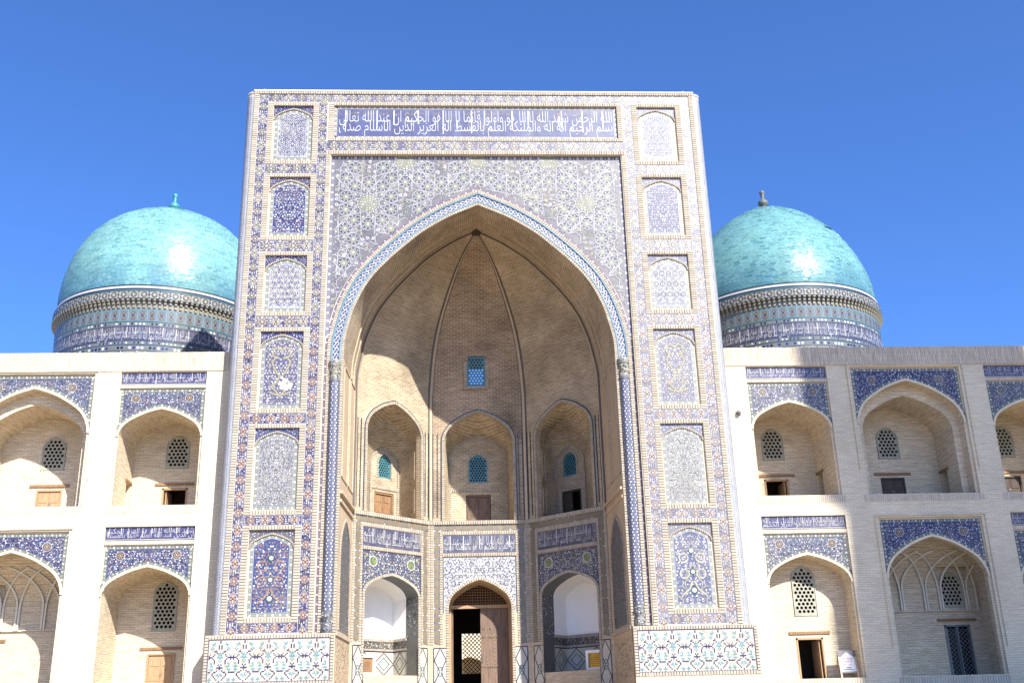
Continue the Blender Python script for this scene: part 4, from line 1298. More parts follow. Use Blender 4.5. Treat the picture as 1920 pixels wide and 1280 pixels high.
def upper_niche(g):
    m, L = FAC[g], FL[g]; uc = L / 2 + .03
    a, z0, zs, h = 1.36, ZL, 9.85, 1.22
    op = opening(uc, a, z0, zs, h)
    root = MB(); fm = 'iwan_dark' if g == 1 else 'iwan_low'
    holes = [[(max(.02, min(L - .02, p[0])), p[1] + (.004 if k in (0, len(op) - 1) else 0)) for k, p in enumerate(op)][::-1]]
    wb = MB()
    win_top = VS + .0
    fillpoly(wb, m, rectpts(0, L, ZL, VS + .01), holes, 0)
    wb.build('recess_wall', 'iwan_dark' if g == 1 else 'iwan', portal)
    # niche interior: straight reveal, then splayed sides to a narrower back
    # the side apses run straight back into the building, so they lie askew to their walls
    d1, d2 = -.24, (-1.7 if g != 1 else -1.5)
    sh = (.96, 0, -1.03)[g]; ub = uc + sh
    ba, bzs, bh = (.76, 9.15, .68) if g != 1 else (1.20, 9.55, 1.0)
    back = opening(ub, ba, z0, bzs, bh)
    nb = MB()
    tunnel(nb, m, op, 0, d1)
    loops = [(op, d1)]
    if g != 1: loops.append((opening(uc + sh * .52, 1.16, z0, 9.70, 1.05), d1 + (d2 - d1) * .5))
    loops.append((back, d2))
    for (oa, da), (ob_, db) in zip(loops[:-1], loops[1:]):
        for i in range(len(op) - 1):
            A, B, A2, B2 = oa[i], oa[i + 1], ob_[i], ob_[i + 1]
            nb.poly([m(*A, da), m(*B, da), m(*B2, db), m(*A2, db)], (.5, .5, .5), [(da, A[1]), (da, B[1]), (db, B2[1]), (db, A2[1])])
    wz, dz = (8.56, 7.98) if g != 1 else (8.52, 8.02)
    wo = opening(ub, .33 if g != 1 else .38, wz, wz + (.62 if g != 1 else .82), .36); dr = rectpts(ub - .50, ub + .50, ZL + .01, dz)
    fillpoly(nb, m, back, [wo[::-1], dr[::-1]], d2)
    nb.poly([m(uc - a, ZL, 0), m(uc + a, ZL, 0), m(ub + ba, ZL, d2), m(ub - ba, ZL, d2)])
    tunnel(nb, m, wo, d2, d2 - .2); tunnel(nb, m, dr, d2, d2 - .25)
    no = nb.build('niche', 'iwan', portal)
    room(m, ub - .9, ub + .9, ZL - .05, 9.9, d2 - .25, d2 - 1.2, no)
    lattice('lattice_window', m, wo, d2 - .04, 'teal', no, .115, .044)
    shutter_door(m, ub - .47, ub + .47, ZL + .01, dz - .02, d2 - .05, no, 'wood' if g == 0 else 'wood_grey' if g == 1 else 'wood_dark', ajar=(g == 2))
    rim = MB(); headers(rim, m, op, .11, .0, .05, .085); 
    headers(rim, m, back, -.10, d2, d2 + .04)
    headers(rim, m, [(ub - ba + .05, dz + .12), (ub + ba - .05, dz + .12)], .10, d2, d2 + .04)
    headers(rim, m, wo, .07, d2, d2 + .03)
    rim.build('brick_rim', 'header', no, 'stuff')
    ln = MB()
    o1, o2 = offset(op, .11), offset(op, .15)
    strip(ln, m, o1, o2, .03, mix(NAVY, TEA, .4)); tunnel(ln, m, o1, 0, .03); tunnel(ln, m, o2, 0, .03)
    # long pilaster strips beside the niche, outlined in blue
    for u in (.20, L - .20):
        for q in (u - .10, u + .07): ln.mbox(m, q, q + .03, ZL + .15, 10.2 if u < 1 else 10.2, 0, .03, mix(NAVY, TEA, .4))
    ln.build('blue_outline', 'deeptile', no)
    fr = MB()
    if g != 1:
        # sunk panels on the splayed sides
        for sg in (-1, 1):
            P0 = m(uc + sg * a, 0, d1); P1 = m(uc + sh * .52 + sg * 1.16, 0, d1 + (d2 - d1) * .5)
            if sg < 0: mm = wallmap(P0[0], P0[1], P1[0] - P0[0], P1[1] - P0[1])
            else: mm = wallmap(P1[0], P1[1], P0[0] - P1[0], P0[1] - P1[1])
            W_ = math.hypot(P1[0] - P0[0], P1[1] - P0[1])
            for (z_0, z_1) in ((6.95, 8.0), (8.3, 9.5)):
                for p in ((.15, .21, z_0, z_1), (W_ - .21, W_ - .15, z_0, z_1), (.15, W_ - .15, z_1 - .06, z_1), (.15, W_ - .15, z_0, z_0 + .06)):
                    fr.mbox(mm, *p, 0, .03)
                fr.build('panel_moulding', 'iwan_low', no); fr = MB()

def lower_facet(g):
    m, L = FAC[g], FL[g]
    mo, br, op, (uc, a, z0, zs, h) = iwan_tile_frame(m, L, g)
    wb = MB()
    if g == 1:
        fillpoly(wb, m, rectpts(0, L, -.2, ZL), [[(p[0], max(p[1], -.195)) for p in op][::-1]], 0)
    else:
        fillpoly(wb, m, rectpts(0, L, -.2, ZL), [op[::-1]], 0)
    po = wb.build('lower_facet', 'iwan_low', portal)
    mo.build('mosaic', 'tile', po, 'stuff'); br.build('brick_border', 'header', po, 'stuff')
    if g == 1:
        return po, op
    d1, d2 = -.68, -1.55; ba = .95; sh = (.45, 0, -.45)[g]
    # tiled reveal
    rv = MB(); tunnel(rv, m, op, 0, d1, mix(GRY, DRK, .35))
    for sg in (-1, 1):
        mm = (lambda u, v, d=0, sg=sg: m(uc + sg * (a - d), v, -u))
        for q in range(160):
            rv.disc(mm, random.uniform(.04, .62), random.uniform(2.3, 4.1), random.uniform(.015, .03), .005, random.choice((DRK, WHI, GRY, NAVY)), 5)
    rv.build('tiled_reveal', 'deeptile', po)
    # plastered back, concave in three planes
    up = [(uc - a, 2.30)] + arch(uc, a, zs, h)[0:] + [(uc + a, 2.30)]
    ub = [(uc + sh - ba, 2.30)] + arch(uc + sh, ba, zs - .10, h - .10)[0:] + [(uc + sh + ba, 2.30)]
    pl = MB()
    for i in range(len(up) - 1): pl.poly([m(*up[i], d1), m(*up[i + 1], d1), m(*ub[i + 1], d2), m(*ub[i], d2)])
    fillpoly(pl, m, ub, [], d2)
    pl.build('white_niche', 'plaster', po)
    # tile band and dado wrapped round the foot of the niche, standing a little proud of the plaster
    e = .05
    P = [m(uc - a + .003, 0, d1 + e), m(uc + sh - ba, 0, d2 + e), m(uc + sh + ba, 0, d2 + e), m(uc + a - .003, 0, d1 + e)]
    lo = MB(); hd = MB()
    for k in range(3):
        A, B = P[k], P[k + 1]; mm = wallmap(A[0], A[1], B[0] - A[0], B[1] - A[1]); W_ = math.hypot(B[0] - A[0], B[1] - A[1])
        lo.rect(mm, 0, W_, .95, 2.34, 0, (.42, .39, .33))
        headers(hd, mm, [(0, 2.24), (W_, 2.24)], .10, 0, .03); headers(hd, mm, [(0, 1.90), (W_, 1.90)], .06, 0, .02)
        lo.rect(mm, 0, W_, 1.97, 2.23, .006, mix(GRY, DRK, .25))
        for q in range(int(W_ * 130)):
            lo.disc(mm, random.uniform(.02, W_ - .02), random.uniform(1.99, 2.21), random.uniform(.012, .026), .009, random.choice((WHI, CRM, DRK, NAVY, TER)), 5)
        for z in (1.0, 1.87): lo.line(mm, [(0, z), (W_, z)], .035, .008, NAVY)
        nd = max(1, round(W_ / .85))
        for q in range(nd):
            c0 = W_ * (q + .5) / nd; hw = W_ / nd / 2
            for t in range(11):
                f_ = t / 10
                for sx in (-1, 1):
                    for sy in (-1, 1):
                        lo.rect(mm, c0 + sx * hw * f_ - .022, c0 + sx * hw * f_ + .022, 1.435 + sy * .40 * (1 - f_) - .022, 1.435 + sy * .40 * (1 - f_) + .022, .010, DRK)
                        lo.rect(mm, c0 + sx * hw * f_ * .55 - .018, c0 + sx * hw * f_ * .55 + .018, 1.435 + sy * .22 * (1 - f_) - .018, 1.435 + sy * .22 * (1 - f_) + .018, .010, TUR)
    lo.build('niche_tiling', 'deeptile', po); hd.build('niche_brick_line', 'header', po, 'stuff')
    bn = MB()   # bench
    bn.poly([m(uc - a, .95, 0), m(uc + a, .95, 0), m(uc + sh + ba, .95, d2), m(uc + sh - ba, .95, d2)])
    bn.build('bench_top', 'wing', po)
    return po, op

for g_ in range(3): upper_niche(g_)
facets = [lower_facet(g_) for g_ in range(3)]

def vault_window():
    """small pierced window in the middle gore, open to the sky behind"""
    m = FAC[1]; uc = 1.87
    fr = MB(); 
    yb = .16
    box_frame_headers(fr, m, uc - .50, uc + .50, 12.02, 13.56, .13, .13, .13, yb - .3, yb)
    fr.build('window_frame', 'header', portal, 'stuff')
    o = rectpts(uc - .37, uc + .37, 12.15, 13.43)
    lattice('lattice_window', m, o, yb - .05, 'teal', portal, .13, .047)
vault_window()

def entrance():
    m, L = FAC[1], 3.8
    uc, a, zs, h = 1.9, 1.19, 3.40, 1.03
    op = opening(uc, a, -.2, zs, h)
    po = facets[1][0]
    rv = MB(); tunnel(rv, m, op, 0, -1.12); rv.build('door_reveal', 'iwan_low', po)
    d = -.92
    fr = MB()
    inn = offset(op, -.09)
    strip(fr, m, op, inn, d + .03, (.5, .5, .5)); tunnel(fr, m, inn, d - .08, d + .03); 
    fr.mbox(m, uc - a, uc + a, 3.45, 3.58, d - .10, d + .05)
    fr.build('door_frame', 'wood_pale', po)
    # grille above the transom
    gr = MB(); f = under(inn, 0)
    u = uc - a + .12
    while u < uc + a - .1:
        t = f(u) - .01
        if t > 3.60: gr.mbox(m, u - .008, u + .008, 3.58, t, d - .04, d)
        u += .10
    v = 3.66
    while v < 4.35:
        xs = [q / 100 for q in range(int((uc - a) * 100), int((uc + a) * 100)) if f(q / 100) > v]
        if xs: gr.mbox(m, min(xs), max(xs), v - .008, v + .008, d - .045, d + .005)
        v += .10
    gr.build('transom_grille', 'wood', po)
    # right leaf shut, left leaf folded back inside
    lf = MB(); b0, b1 = uc + .02, uc + a - .10
    for k in range(4):
        x0, x1 = b0 + (b1 - b0) * k / 4, b0 + (b1 - b0) * (k + 1) / 4
        lf.mbox(m, x0 + .003, x1 - .003, -.2, 3.44, d - .09, d - .03 - random.uniform(0, .006))
    for z in (.25, 1.25, 2.35):
        lf.mbox(m, b0 + .01, b1 - .01, z, z + .10, d - .04, d - .015)
    dl = lf.build('door_leaf', 'wood_grey', po)
    for z in (.30, 1.30, 2.40, 2.7):
        for k in range(4):
            st = MB(); m2 = lambda u_, v_, d_=0: m(u_, v_, d_)
            rr = [[m(b0 + .12 + k * .26 + r_ * math.cos(6.2832 * q / 8), z + r_ * math.sin(6.2832 * q / 8), d - .016 + h_) for q in range(9)] for r_, h_ in ((.032, 0), (.026, .018), (.004, .026))]
            st.grid(rr); st.build('door_stud', 'iron', po)
    st = MB(); st.mbox(m, b0 + .06, b0 + .085, 1.45, 1.75, d - .03, d + .02); st.build('door_handle', 'iron', po)
    l2 = MB(); l2.mbox(lambda u, v, dd=0: m(uc - a + .10 + dd, v, d - .1 - u), 0, 1.0, -.2, 3.44, 0, .06)
    l2.build('door_leaf', 'wood_grey', po)
    # passage, with a wooden lattice screen at the far end and the sunlit court behind
    ps = MB(); y0, y1 = 7.16, 13.8
    for s in (-1, 1): ps.poly([(s * 1.6, y0, -.2), (s * 1.6, y1, -.2), (s * 1.6, y1, 4.6), (s * 1.6, y0, 4.6)])
    ps.poly([(-1.6, y0, 4.6), (1.6, y0, 4.6), (1.6, y1, 4.6), (-1.6, y1, 4.6)])
    ps.poly([(-1.6, y0, -.19), (1.6, y0, -.19), (1.6, y1, -.19), (-1.6, y1, -.19)])
    X = lambda u, v, dd=0: (u, y1 - dd, v)
    fillpoly(ps, X, rectpts(-1.6, 1.6, -.19, 4.6), [rectpts(-.66, .95, 1.36, 3.06)[::-1]], 0)
    fillpoly(ps, lambda u, v, dd=0: (u, y0, v), rectpts(-1.6, 1.6, -.2, 4.6), [[(p[0] - 1.9, max(-.19, p[1])) for p in op][::-1]], 0)
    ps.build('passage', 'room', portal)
    sc_ = MB(); n = 13
    for sg in (-1, 1):
        k = -2.0
        while k < 2.2:
            p, q = (k, 1.36), (k + sg * 1.7, 3.06)
            # clip to the opening
            pts = []
            for t in range(25):
                uu = p[0] + (q[0] - p[0]) * t / 24; vv = p[1] + (q[1] - p[1]) * t / 24
                if -.66 <= uu <= .95: pts.append((uu, vv))
            if len(pts) > 1: sc_.line(X, [pts[0], pts[-1]], .035, .02 + .01 * sg, (.5, .5, .5))
            k += .175
    sc_.build('lattice_screen', 'wood_dark', portal)
entrance()

# ================================================================== arcaded wings
YW = .90
def make_wing(s):
    side = 'left' if s < 0 else 'right'
    wing = thing('arcade_wing', 'pale brick two-storey arcade wing left of the portal, fully sunlit' if s < 0 else
                 'pale brick two-storey arcade wing right of the portal, crossed by a broad shadow', 'building wing', group='arcaded wings beside the portal')
    m = (lambda u, v, d=0: (s * u, YW - d, v))
    tm = wallmap(0, YW, 1, 0)                      # unmirrored, for lettering
    bays = [  # centre, recess rect (half width, bottom, top), inscription, spandrel top, arch (a, floor, springing, rise), wide, storey
        (11.16, 1.49, 6.45, 11.20, (10.76, 11.18), 10.60, (1.40, 6.45, 8.88, .98), False, 1),
        (15.58, 2.04, 6.45, 11.16, None, 11.13, (1.93, 6.45, 9.02, 1.62), True, 1),
        (20.05, 1.49, 6.45, 11.20, (10.76, 11.18), 10.60, (1.40, 6.45, 8.88, .98), False, 1),
        (24.47, 2.04, 6.45, 11.16, None, 11.13, (1.93, 6.45, 9.02, 1.62), True, 1),
        (11.16, 1.49, .33, 5.74, (5.30, 5.72), 5.12, (1.42, .33, 3.45, .95), False, 0),
        (15.66, 1.84, .33, 5.62, None, 5.58, (1.74, .33, 3.55, 1.40), True, 0),
        (20.05, 1.49, .33, 5.74, (5.30, 5.72), 5.12, (1.42, .33, 3.45, .95), False, 0),
        (24.55, 1.84, .33, 5.62, None, 5.58, (1.74, .33, 3.55, 1.40), True, 0)]
    wall = MB()
    holes = [rectpts(c - hw, c + hw, z0 + (.004 if z0 < 1 else 0), z1)[::-1] for c, hw, z0, z1, *_ in bays]
    X1 = 29.5
    fillpoly(wall, m, rectpts(8.5, X1, -.2, 11.23), holes, 0)
    wall.build('front_wall', 'wing', wing)
    cn = MB(); cn.mbox(m, 8.5, X1, 11.23, 11.93, -.02, .03)
    cn.poly([(s * 8.5, YW - .03, 11.93), (s * X1, YW - .03, 11.93), (s * X1, YW + .6, 11.93), (s * 8.5, YW + .6, 11.93)])
    cn.build('cornice', 'cornice', wing)
    rf = MB()
    rf.poly([(s * 8.5, YW + .5, 11.9), (s * X1, YW + .5, 11.9), (s * X1, YW + 6.5, 11.9), (s * 8.5, YW + 6.5, 11.9)])
    rf.poly([(s * X1, YW, -.2), (s * X1, YW + 6.5, -.2), (s * X1, YW + 6.5, 11.93), (s * X1, YW, 11.93)])
    rf.poly([(s * 8.5, YW + 6.5, -.2), (s * X1, YW + 6.5, -.2), (s * X1, YW + 6.5, 11.93), (s * 8.5, YW + 6.5, 11.93)])
    rf.build('roof', 'roof', wing)
    pp = MB()
    for c, hw, z0, z1, *_ in bays[:4]: headers(pp, m, [(c - hw - .12, 6.20), (c + hw + .12, 6.20)], .23, 0, .012, .075, .012, (.50, .42, .32), .08)
    for c, hw, z0, z1, *_ in bays[4:]: headers(pp, m, [(c - hw - .05, .02), (c + hw + .05, .02)], .29, 0, .03, .09, .014, (.50, .42, .32), .08)
    pp.build('parapet_bricks', 'header', wing, 'stuff')
    for bi, (c, hw, z0, z1, ins, spt, (a, fz, zs, h), wide, upper) in enumerate(bays):
        lab = None
        D = -.09                                      # recess of the bay panel
        op = opening(c, a, fz, zs, h)
        nb = MB()
        tunnel(nb, m, rectpts(c - hw, c + hw, z0, z1), 0, D)
        fillpoly(nb, m, rectpts(c - hw, c + hw, z0, z1), [[(p[0], max(p[1], z0 + .003)) for p in op][::-1]], D)
        po = nb.build('niche', 'wing', wing)
        # reveal and chamber
        it = MB()
        if wide and upper:
            d1 = D - .42
            tunnel(it, m, op, D, d1)
            a2, zs2, h2 = a - .26, zs - .12, h - .32
            op2 = opening(c, a2, fz, zs2, h2)
            for i in range(len(op) - 1): it.poly([m(*op[i], d1), m(*op[i + 1], d1), m(*op2[i + 1], d1), m(*op2[i], d1)], (.5, .5, .5), [op[i], op[i + 1], op2[i + 1], op2[i]])
        else:
            d1 = D - .22; op2 = op; a2, zs2, h2 = a, zs, h
            tunnel(it, m, op, D, d1)
        d2 = -2.1
        shallow = s > 0 and bi == 4
        if shallow: d2 = -.88
        cw = a2 + (.55 if (wide and not upper) else 0.0)   # the chamber of the wide lower bay is wider than its arch
        ch = opening(c, cw, fz, zs2 + (.1 if cw > a2 else 0), h2 + (.15 if cw > a2 else 0))
        if cw > a2:
            for i in range(len(op2) - 1): it.poly([m(*op2[i], d1), m(*op2[i + 1], d1), m(*ch[i + 1], d1), m(*ch[i], d1)], (.5, .5, .5), [op2[i], op2[i + 1], ch[i + 1], ch[i]])
        # vault
        tunnel(it, m, ch[1:-1], d1, d2)
        # jambs, the outer one with a low doorway
        for sg in (-1, 1):
            uj = c + sg * cw
            jm = (lambda u, v, d=0, uj=uj, sg=sg: m(uj + sg * -d, v, -u))
            dd = rectpts(-d2 - .62, -d2 - .12, fz + .01, fz + 1.15)
            lo_, hi_ = -d1, -d2
            hole = [dd[::-1]] if (sg > 0 and upper) else []
            fillpoly(it, jm, rectpts(lo_, hi_, fz, ch[1][1]), hole, 0)
            if hole:
                tunnel(it, jm, dd, 0, -.35)
                it.rect(jm, dd[0][0], dd[2][0], dd[0][1], dd[1][1], -.35, (.5, .5, .5))
        # back wall with a pierced window and a door; the window sits a little towards the portal
        q = 0 if upper else .02
        wc = c - .16 if not (wide and not upper) else c + 1.30
        if shallow: wc = c
        ww = .41 if not wide or upper else .40
        wz0, wz1 = (2.43, 4.14) if shallow else (8.20, 9.42) if upper else (2.50, 4.20) if not wide else (2.72, 3.98)
        wo = opening(wc, ww, wz0, wz1 - .42, .42)
        dw = .45 if upper else .47
        dh = 1.70 if shallow else 7.48 if upper else 1.76 if not wide else 2.12
        dr = rectpts(wc - dw, wc + dw, fz + .01, dh)
        fillpoly(it, m, [(p[0], p[1]) for p in ch], [wo[::-1], [(p[0], p[1]) for p in dr][::-1]], d2)
        tunnel(it, m, wo, d2, d2 - .25); tunnel(it, m, dr, d2, d2 - .25)
        it.poly([m(c - cw, fz, D), m(c + cw, fz, D), m(c + cw, fz, d2), m(c - cw, fz, d2)])
        it.build('chamber', 'wing_in', po)
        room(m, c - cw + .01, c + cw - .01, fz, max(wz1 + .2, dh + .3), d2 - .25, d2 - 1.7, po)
        lattice('lattice_window', m, wo, d2 + .02, 'lat', po, .148, .058)
        lb = MB(); lz = dh + (.10 if upper else .12)
        lb.mbox(m, wc - dw - .22, wc + dw + .26, lz, lz + .09, d2 - .02, d2 + .05)
        lb.build('lintel', 'wood', po)
        if upper:
            jm = (lambda u, v, d=0, uj=c + cw: m(uj - d, v, -u))
            lb = MB(); lb.mbox(jm, -d2 - .75, -d2 - .02, fz + 1.15, fz + 1.24, 0, .04); lb.build('lintel', 'wood', po)
        open_ = (upper and bi == 0) or shallow
        if wide and not upper:
            # iron grille door
            g = MB()
            for p in ((wc - dw, wc - dw + .06, fz, dh), (wc + dw - .06, wc + dw, fz, dh), (wc - dw, wc + dw, dh - .06, dh)): g.mbox(m, *p, d2 - .10, d2 + .03)
            g.mbox(m, wc - .025, wc + .025, fz, dh - .06, d2 - .06, d2 + .02)
            for sg in (-1, 1):
                k = -2.2
                while k < 1.6:
                    pts = [(wc + k + t * .06, fz + t * .06 * 1.0) if sg > 0 else (wc - k - t * .06, fz + t * .06) for t in range(30)]
                    pts = [p for p in pts if abs(p[0] - wc) < dw - .05 and p[1] < dh - .06]
                    if len(pts) > 1: g.line(m, [pts[0], pts[-1]], .018, d2 - .02, (.5, .5, .5))
                    k += .15
            g.build('iron_grille_door', 'iron', po)
            wb = MB(); wb.mbox(m, wc - .03, wc + .01, fz, dh - .1, d2 - .12, d2 - .10); wb.mbox(m, wc - dw + .12, wc - dw + .15, fz, dh - .1, d2 - .12, d2 - .10); wb.build('door_chain', 'paper', po)
        elif open_:
            g = MB()
            for p in ((wc - dw, wc - dw + .06, fz, dh), (wc + dw - .06, wc + dw, fz, dh), (wc - dw, wc + dw, dh - .06, dh)): g.mbox(m, *p, d2 - .10, d2 + .02)
            g.build('door_frame', 'wood_pale', po)
            l2 = MB(); ux = wc + (dw - .1) * (1 if s > 0 else -1) * s
            l2.mbox(lambda u, v, dd=0: m(wc + dw - .10 - dd, v, d2 - .08 - u), 0, .8, fz + .01, dh - .07, 0, .04)
            l2.build('door_leaf', 'wood_pale', po)
        else:
            shutter_door(m, wc - dw, wc + dw, fz + .01, dh, d2, po, 'wood_pale' if s < 0 else 'wood_dark')
        # rim of the arch
        rm = MB()
        wr = .085
        o2 = offset(op[1:-1], wr)
        strip(rm, m, op[1:-1], o2, D + .05, (.5, .5, .5)); tunnel(rm, m, o2, D, D + .05); tunnel(rm, m, op[1:-1], D - .01, D + .05)
        rm.build('arch_rim', 'wing', po)
        # tiled spandrel
        sp = MB(); fo = under(o2, 0)
        e = .05
        u0, u1 = c - hw + e, c + hw - e
        if s < 0: base = mix(mix(VIO, COB, .5), GRY, .12) if not upper else mix(mix(COB, S(90, 120, 180), .4), GRY, .25)
        else: base = mix(COB, NAVY, .2) if wide else mix(COB, GRY, .45)
        ter = 3.0 if (s < 0 and upper) else .9
        zlow = zs + .12
        N = 44
        for k in range(N):
            x0, x1 = u0 + (u1 - u0) * k / N, u0 + (u1 - u0) * (k + 1) / N
            ya, yb = max(zlow, fo(x0)), max(zlow, fo(x1))
            if x0 < o2[0][0] or x1 > o2[-1][0]: ya = yb = zlow if (abs(x0 - c) > a) else max(ya, yb)
            sp.pg(m, [(x0, ya), (x1, yb), (x1, spt - .02), (x0, spt - .02)], D + .006, jit(base, .12))
        inside = lambda u, v: u0 + .13 < u < u1 - .13 and v < spt - .15 and v > max(zlow, fo(u) + .12)
        floral(sp, m, inside, (u0, u1, zlow, spt), D + .010, [(5, WHI), (ter, TER), (1.2, OLV), (1.2, SKYB), (1, LAV), (1.5, NAVY), (1, GRY)], .082, c, mix(LAV, WHI, .4), .014)
        bd = mix(GRN, GRY, .5) if s < 0 else mix(GRY, TEA, .3)
        dotband(sp, m, [(u0, spt - .02), (u1, spt - .02)], -.11, D + .009, bd, WHI, .13, CRM)
        dotband(sp, m, [(u0, zlow + .1), (u0, spt - .12)], -.11, D + .010, bd, WHI, .13, CRM)
        dotband(sp, m, [(u1, zlow + .1), (u1, spt - .12)], .11, D + .010, bd, WHI, .13, CRM)
        oo = [p for p in o2 if p[1] > zlow + .05]
        dotband(sp, m, oo, .10, D + .012, bd, WHI, .13, OLV)
        for sg in (-1, 1):
            u, v = c + sg * hw * .62, spt - .34 - (.12 if wide else 0)
            if inside(u, v):
                sp.disc(m, u, v, .16, D + .016, mix(WHI, LAV, .2), 8); sp.disc(m, u, v, .14, D + .018, mix(DRK, base, .5), 8)
                rosette(sp, m, u, v, .12, D + .020, mix(TER, DRK, .6), mix(OLV, TER, .3), TER, 8)
        sp.build('spandrel_mosaic', 'tile', po, 'stuff')
        if ins:
            ip = MB(); b0, b1 = sorted((s * (c - hw + .02), s * (c + hw - .02)))
            ip.mbox(tm, b0, b1, ins[0], ins[1], D, D + .03, mix(mix(VIO, COB, .45), LAV, .12))
            io = ip.build('inscription_panel', 'tile', po)
            lt = MB(); k = bi * 2 + (1 if s > 0 else 0)
            lt.line(tm, [(b0, ins[0] + .012), (b1, ins[0] + .012)], .018, D + .034, WHI)
            inscription(lt, tm, b0 + .04, b1 - .04, ins[0] + .02, ins[1] - .015, D + .036, W1[k % 6] + ' ' + W1[(k + 2) % 6], W1[(k + 1) % 6] + ' ' + W1[(k + 4) % 6], WHI)
            lt.build('lettering', 'tile', po, 'stuff')
            lg = MB(); headers(lg, m, [(c - hw + .01, spt + .02), (c + hw - .01, spt + .02)], .11, D, D + .07, .09, .012, (.50, .42, .32), .08)
            lg.build('brick_ledge', 'header', po, 'stuff')
        else:
            lg = MB(); lg.mbox(m, c - hw - .14, c + hw + .14, z1 + .06, z1 + .085, 0, .05)
            for sg in (-1, 1):
                x0, x1 = sorted((c + sg * (hw + .14), c + sg * (hw + .115))); lg.mbox(m, x0, x1, z0 + .9, z1 + .06, 0, .045)
            lg.build('frame_moulding', 'wing', po)
        if wide and not upper:
            # net of plaster ribs over the foot of the vault
            legs = [c - 2.2, c - 1.75, c - 1.12, c - .58, c + .30, c + .85, c + 1.80, c + 2.2]
            rb = MB()
            def surf(u, z):
                t = max(0.0, (z - 3.55) / 1.35)
                return d2 + .05 + 1.15 * t ** 1.8
            def tube(P, wd=.06):
                for A, B in zip(P[:-1], P[1:]):
                    du, dv = B[0] - A[0], B[1] - A[1]; l = math.hypot(du, dv) or 1; nx, ny = -dv / l * wd / 2, du / l * wd / 2
                    da, db = surf(*A), surf(*B)
                    r0 = [(A[0] - nx, A[1] - ny, da), (A[0] - nx, A[1] - ny, da + .045), (A[0] + nx, A[1] + ny, da + .045), (A[0] + nx, A[1] + ny, da)]
                    r1 = [(B[0] - nx, B[1] - ny, db), (B[0] - nx, B[1] - ny, db + .045), (B[0] + nx, B[1] + ny, db + .045), (B[0] + nx, B[1] + ny, db)]
                    for k in range(3): rb.poly([m(*r0[k]), m(*r0[k + 1]), m(*r1[k + 1]), m(*r1[k])], (.5, .5, .5))
            for i, x in enumerate(legs):
                for sg in (-1, 1):
                    off = sg * .045
                    P = [(x + off, 2.62), (x + off, 3.35)]
                    for k in range(1, 15):
                        t = k / 14
                        P.append((x + off + sg * 1.0 * (1 - math.cos(t * 1.25)) / .68, 3.35 + 1.28 * math.sin(t * 1.25) / .95))
                    P = [p for p in P if c - cw + .05 < p[0] < c + cw - .05]
                    if len(P) > 1: tube(P)
            tube([(c - cw + .05, 2.62), (c + cw - .05, 2.62)], .03)
            rb.build('vault_ribs', 'ribplaster', po)
            # the concave web behind the ribs
            wb = MB(); rows = []; uvs = []
            for k in range(13):
                z = 3.0 + 1.9 * k / 10; 
                rows.append([m(c + (cw - .02) * (-1 + 2 * j / 12), z, surf(0, z) - .045) for j in range(13)]); uvs.append([(cw * 2 * j / 12, z) for j in range(13)])
            # open around the window
            for k in range(12):
                for j in range(12):
                    zc = 3.0 + 1.9 * (k + .5) / 10; uc_ = c + (cw - .02) * (-1 + 2 * (j + .5) / 12)
                    if abs(uc_ - wc) < ww + .1 and zc < 4.05: continue
                    if zc < 3.5: continue
                    w4 = [(k, j), (k, j + 1), (k + 1, j + 1), (k + 1, j)]
                    wb.poly([rows[x_][y_] for x_, y_ in w4], (.5, .5, .5), [uvs[x_][y_] for x_, y_ in w4], True)
            wb.build('vault_web', 'wing_in', po)
    return wing
for s_ in (-1, 1): make_wing(s_)

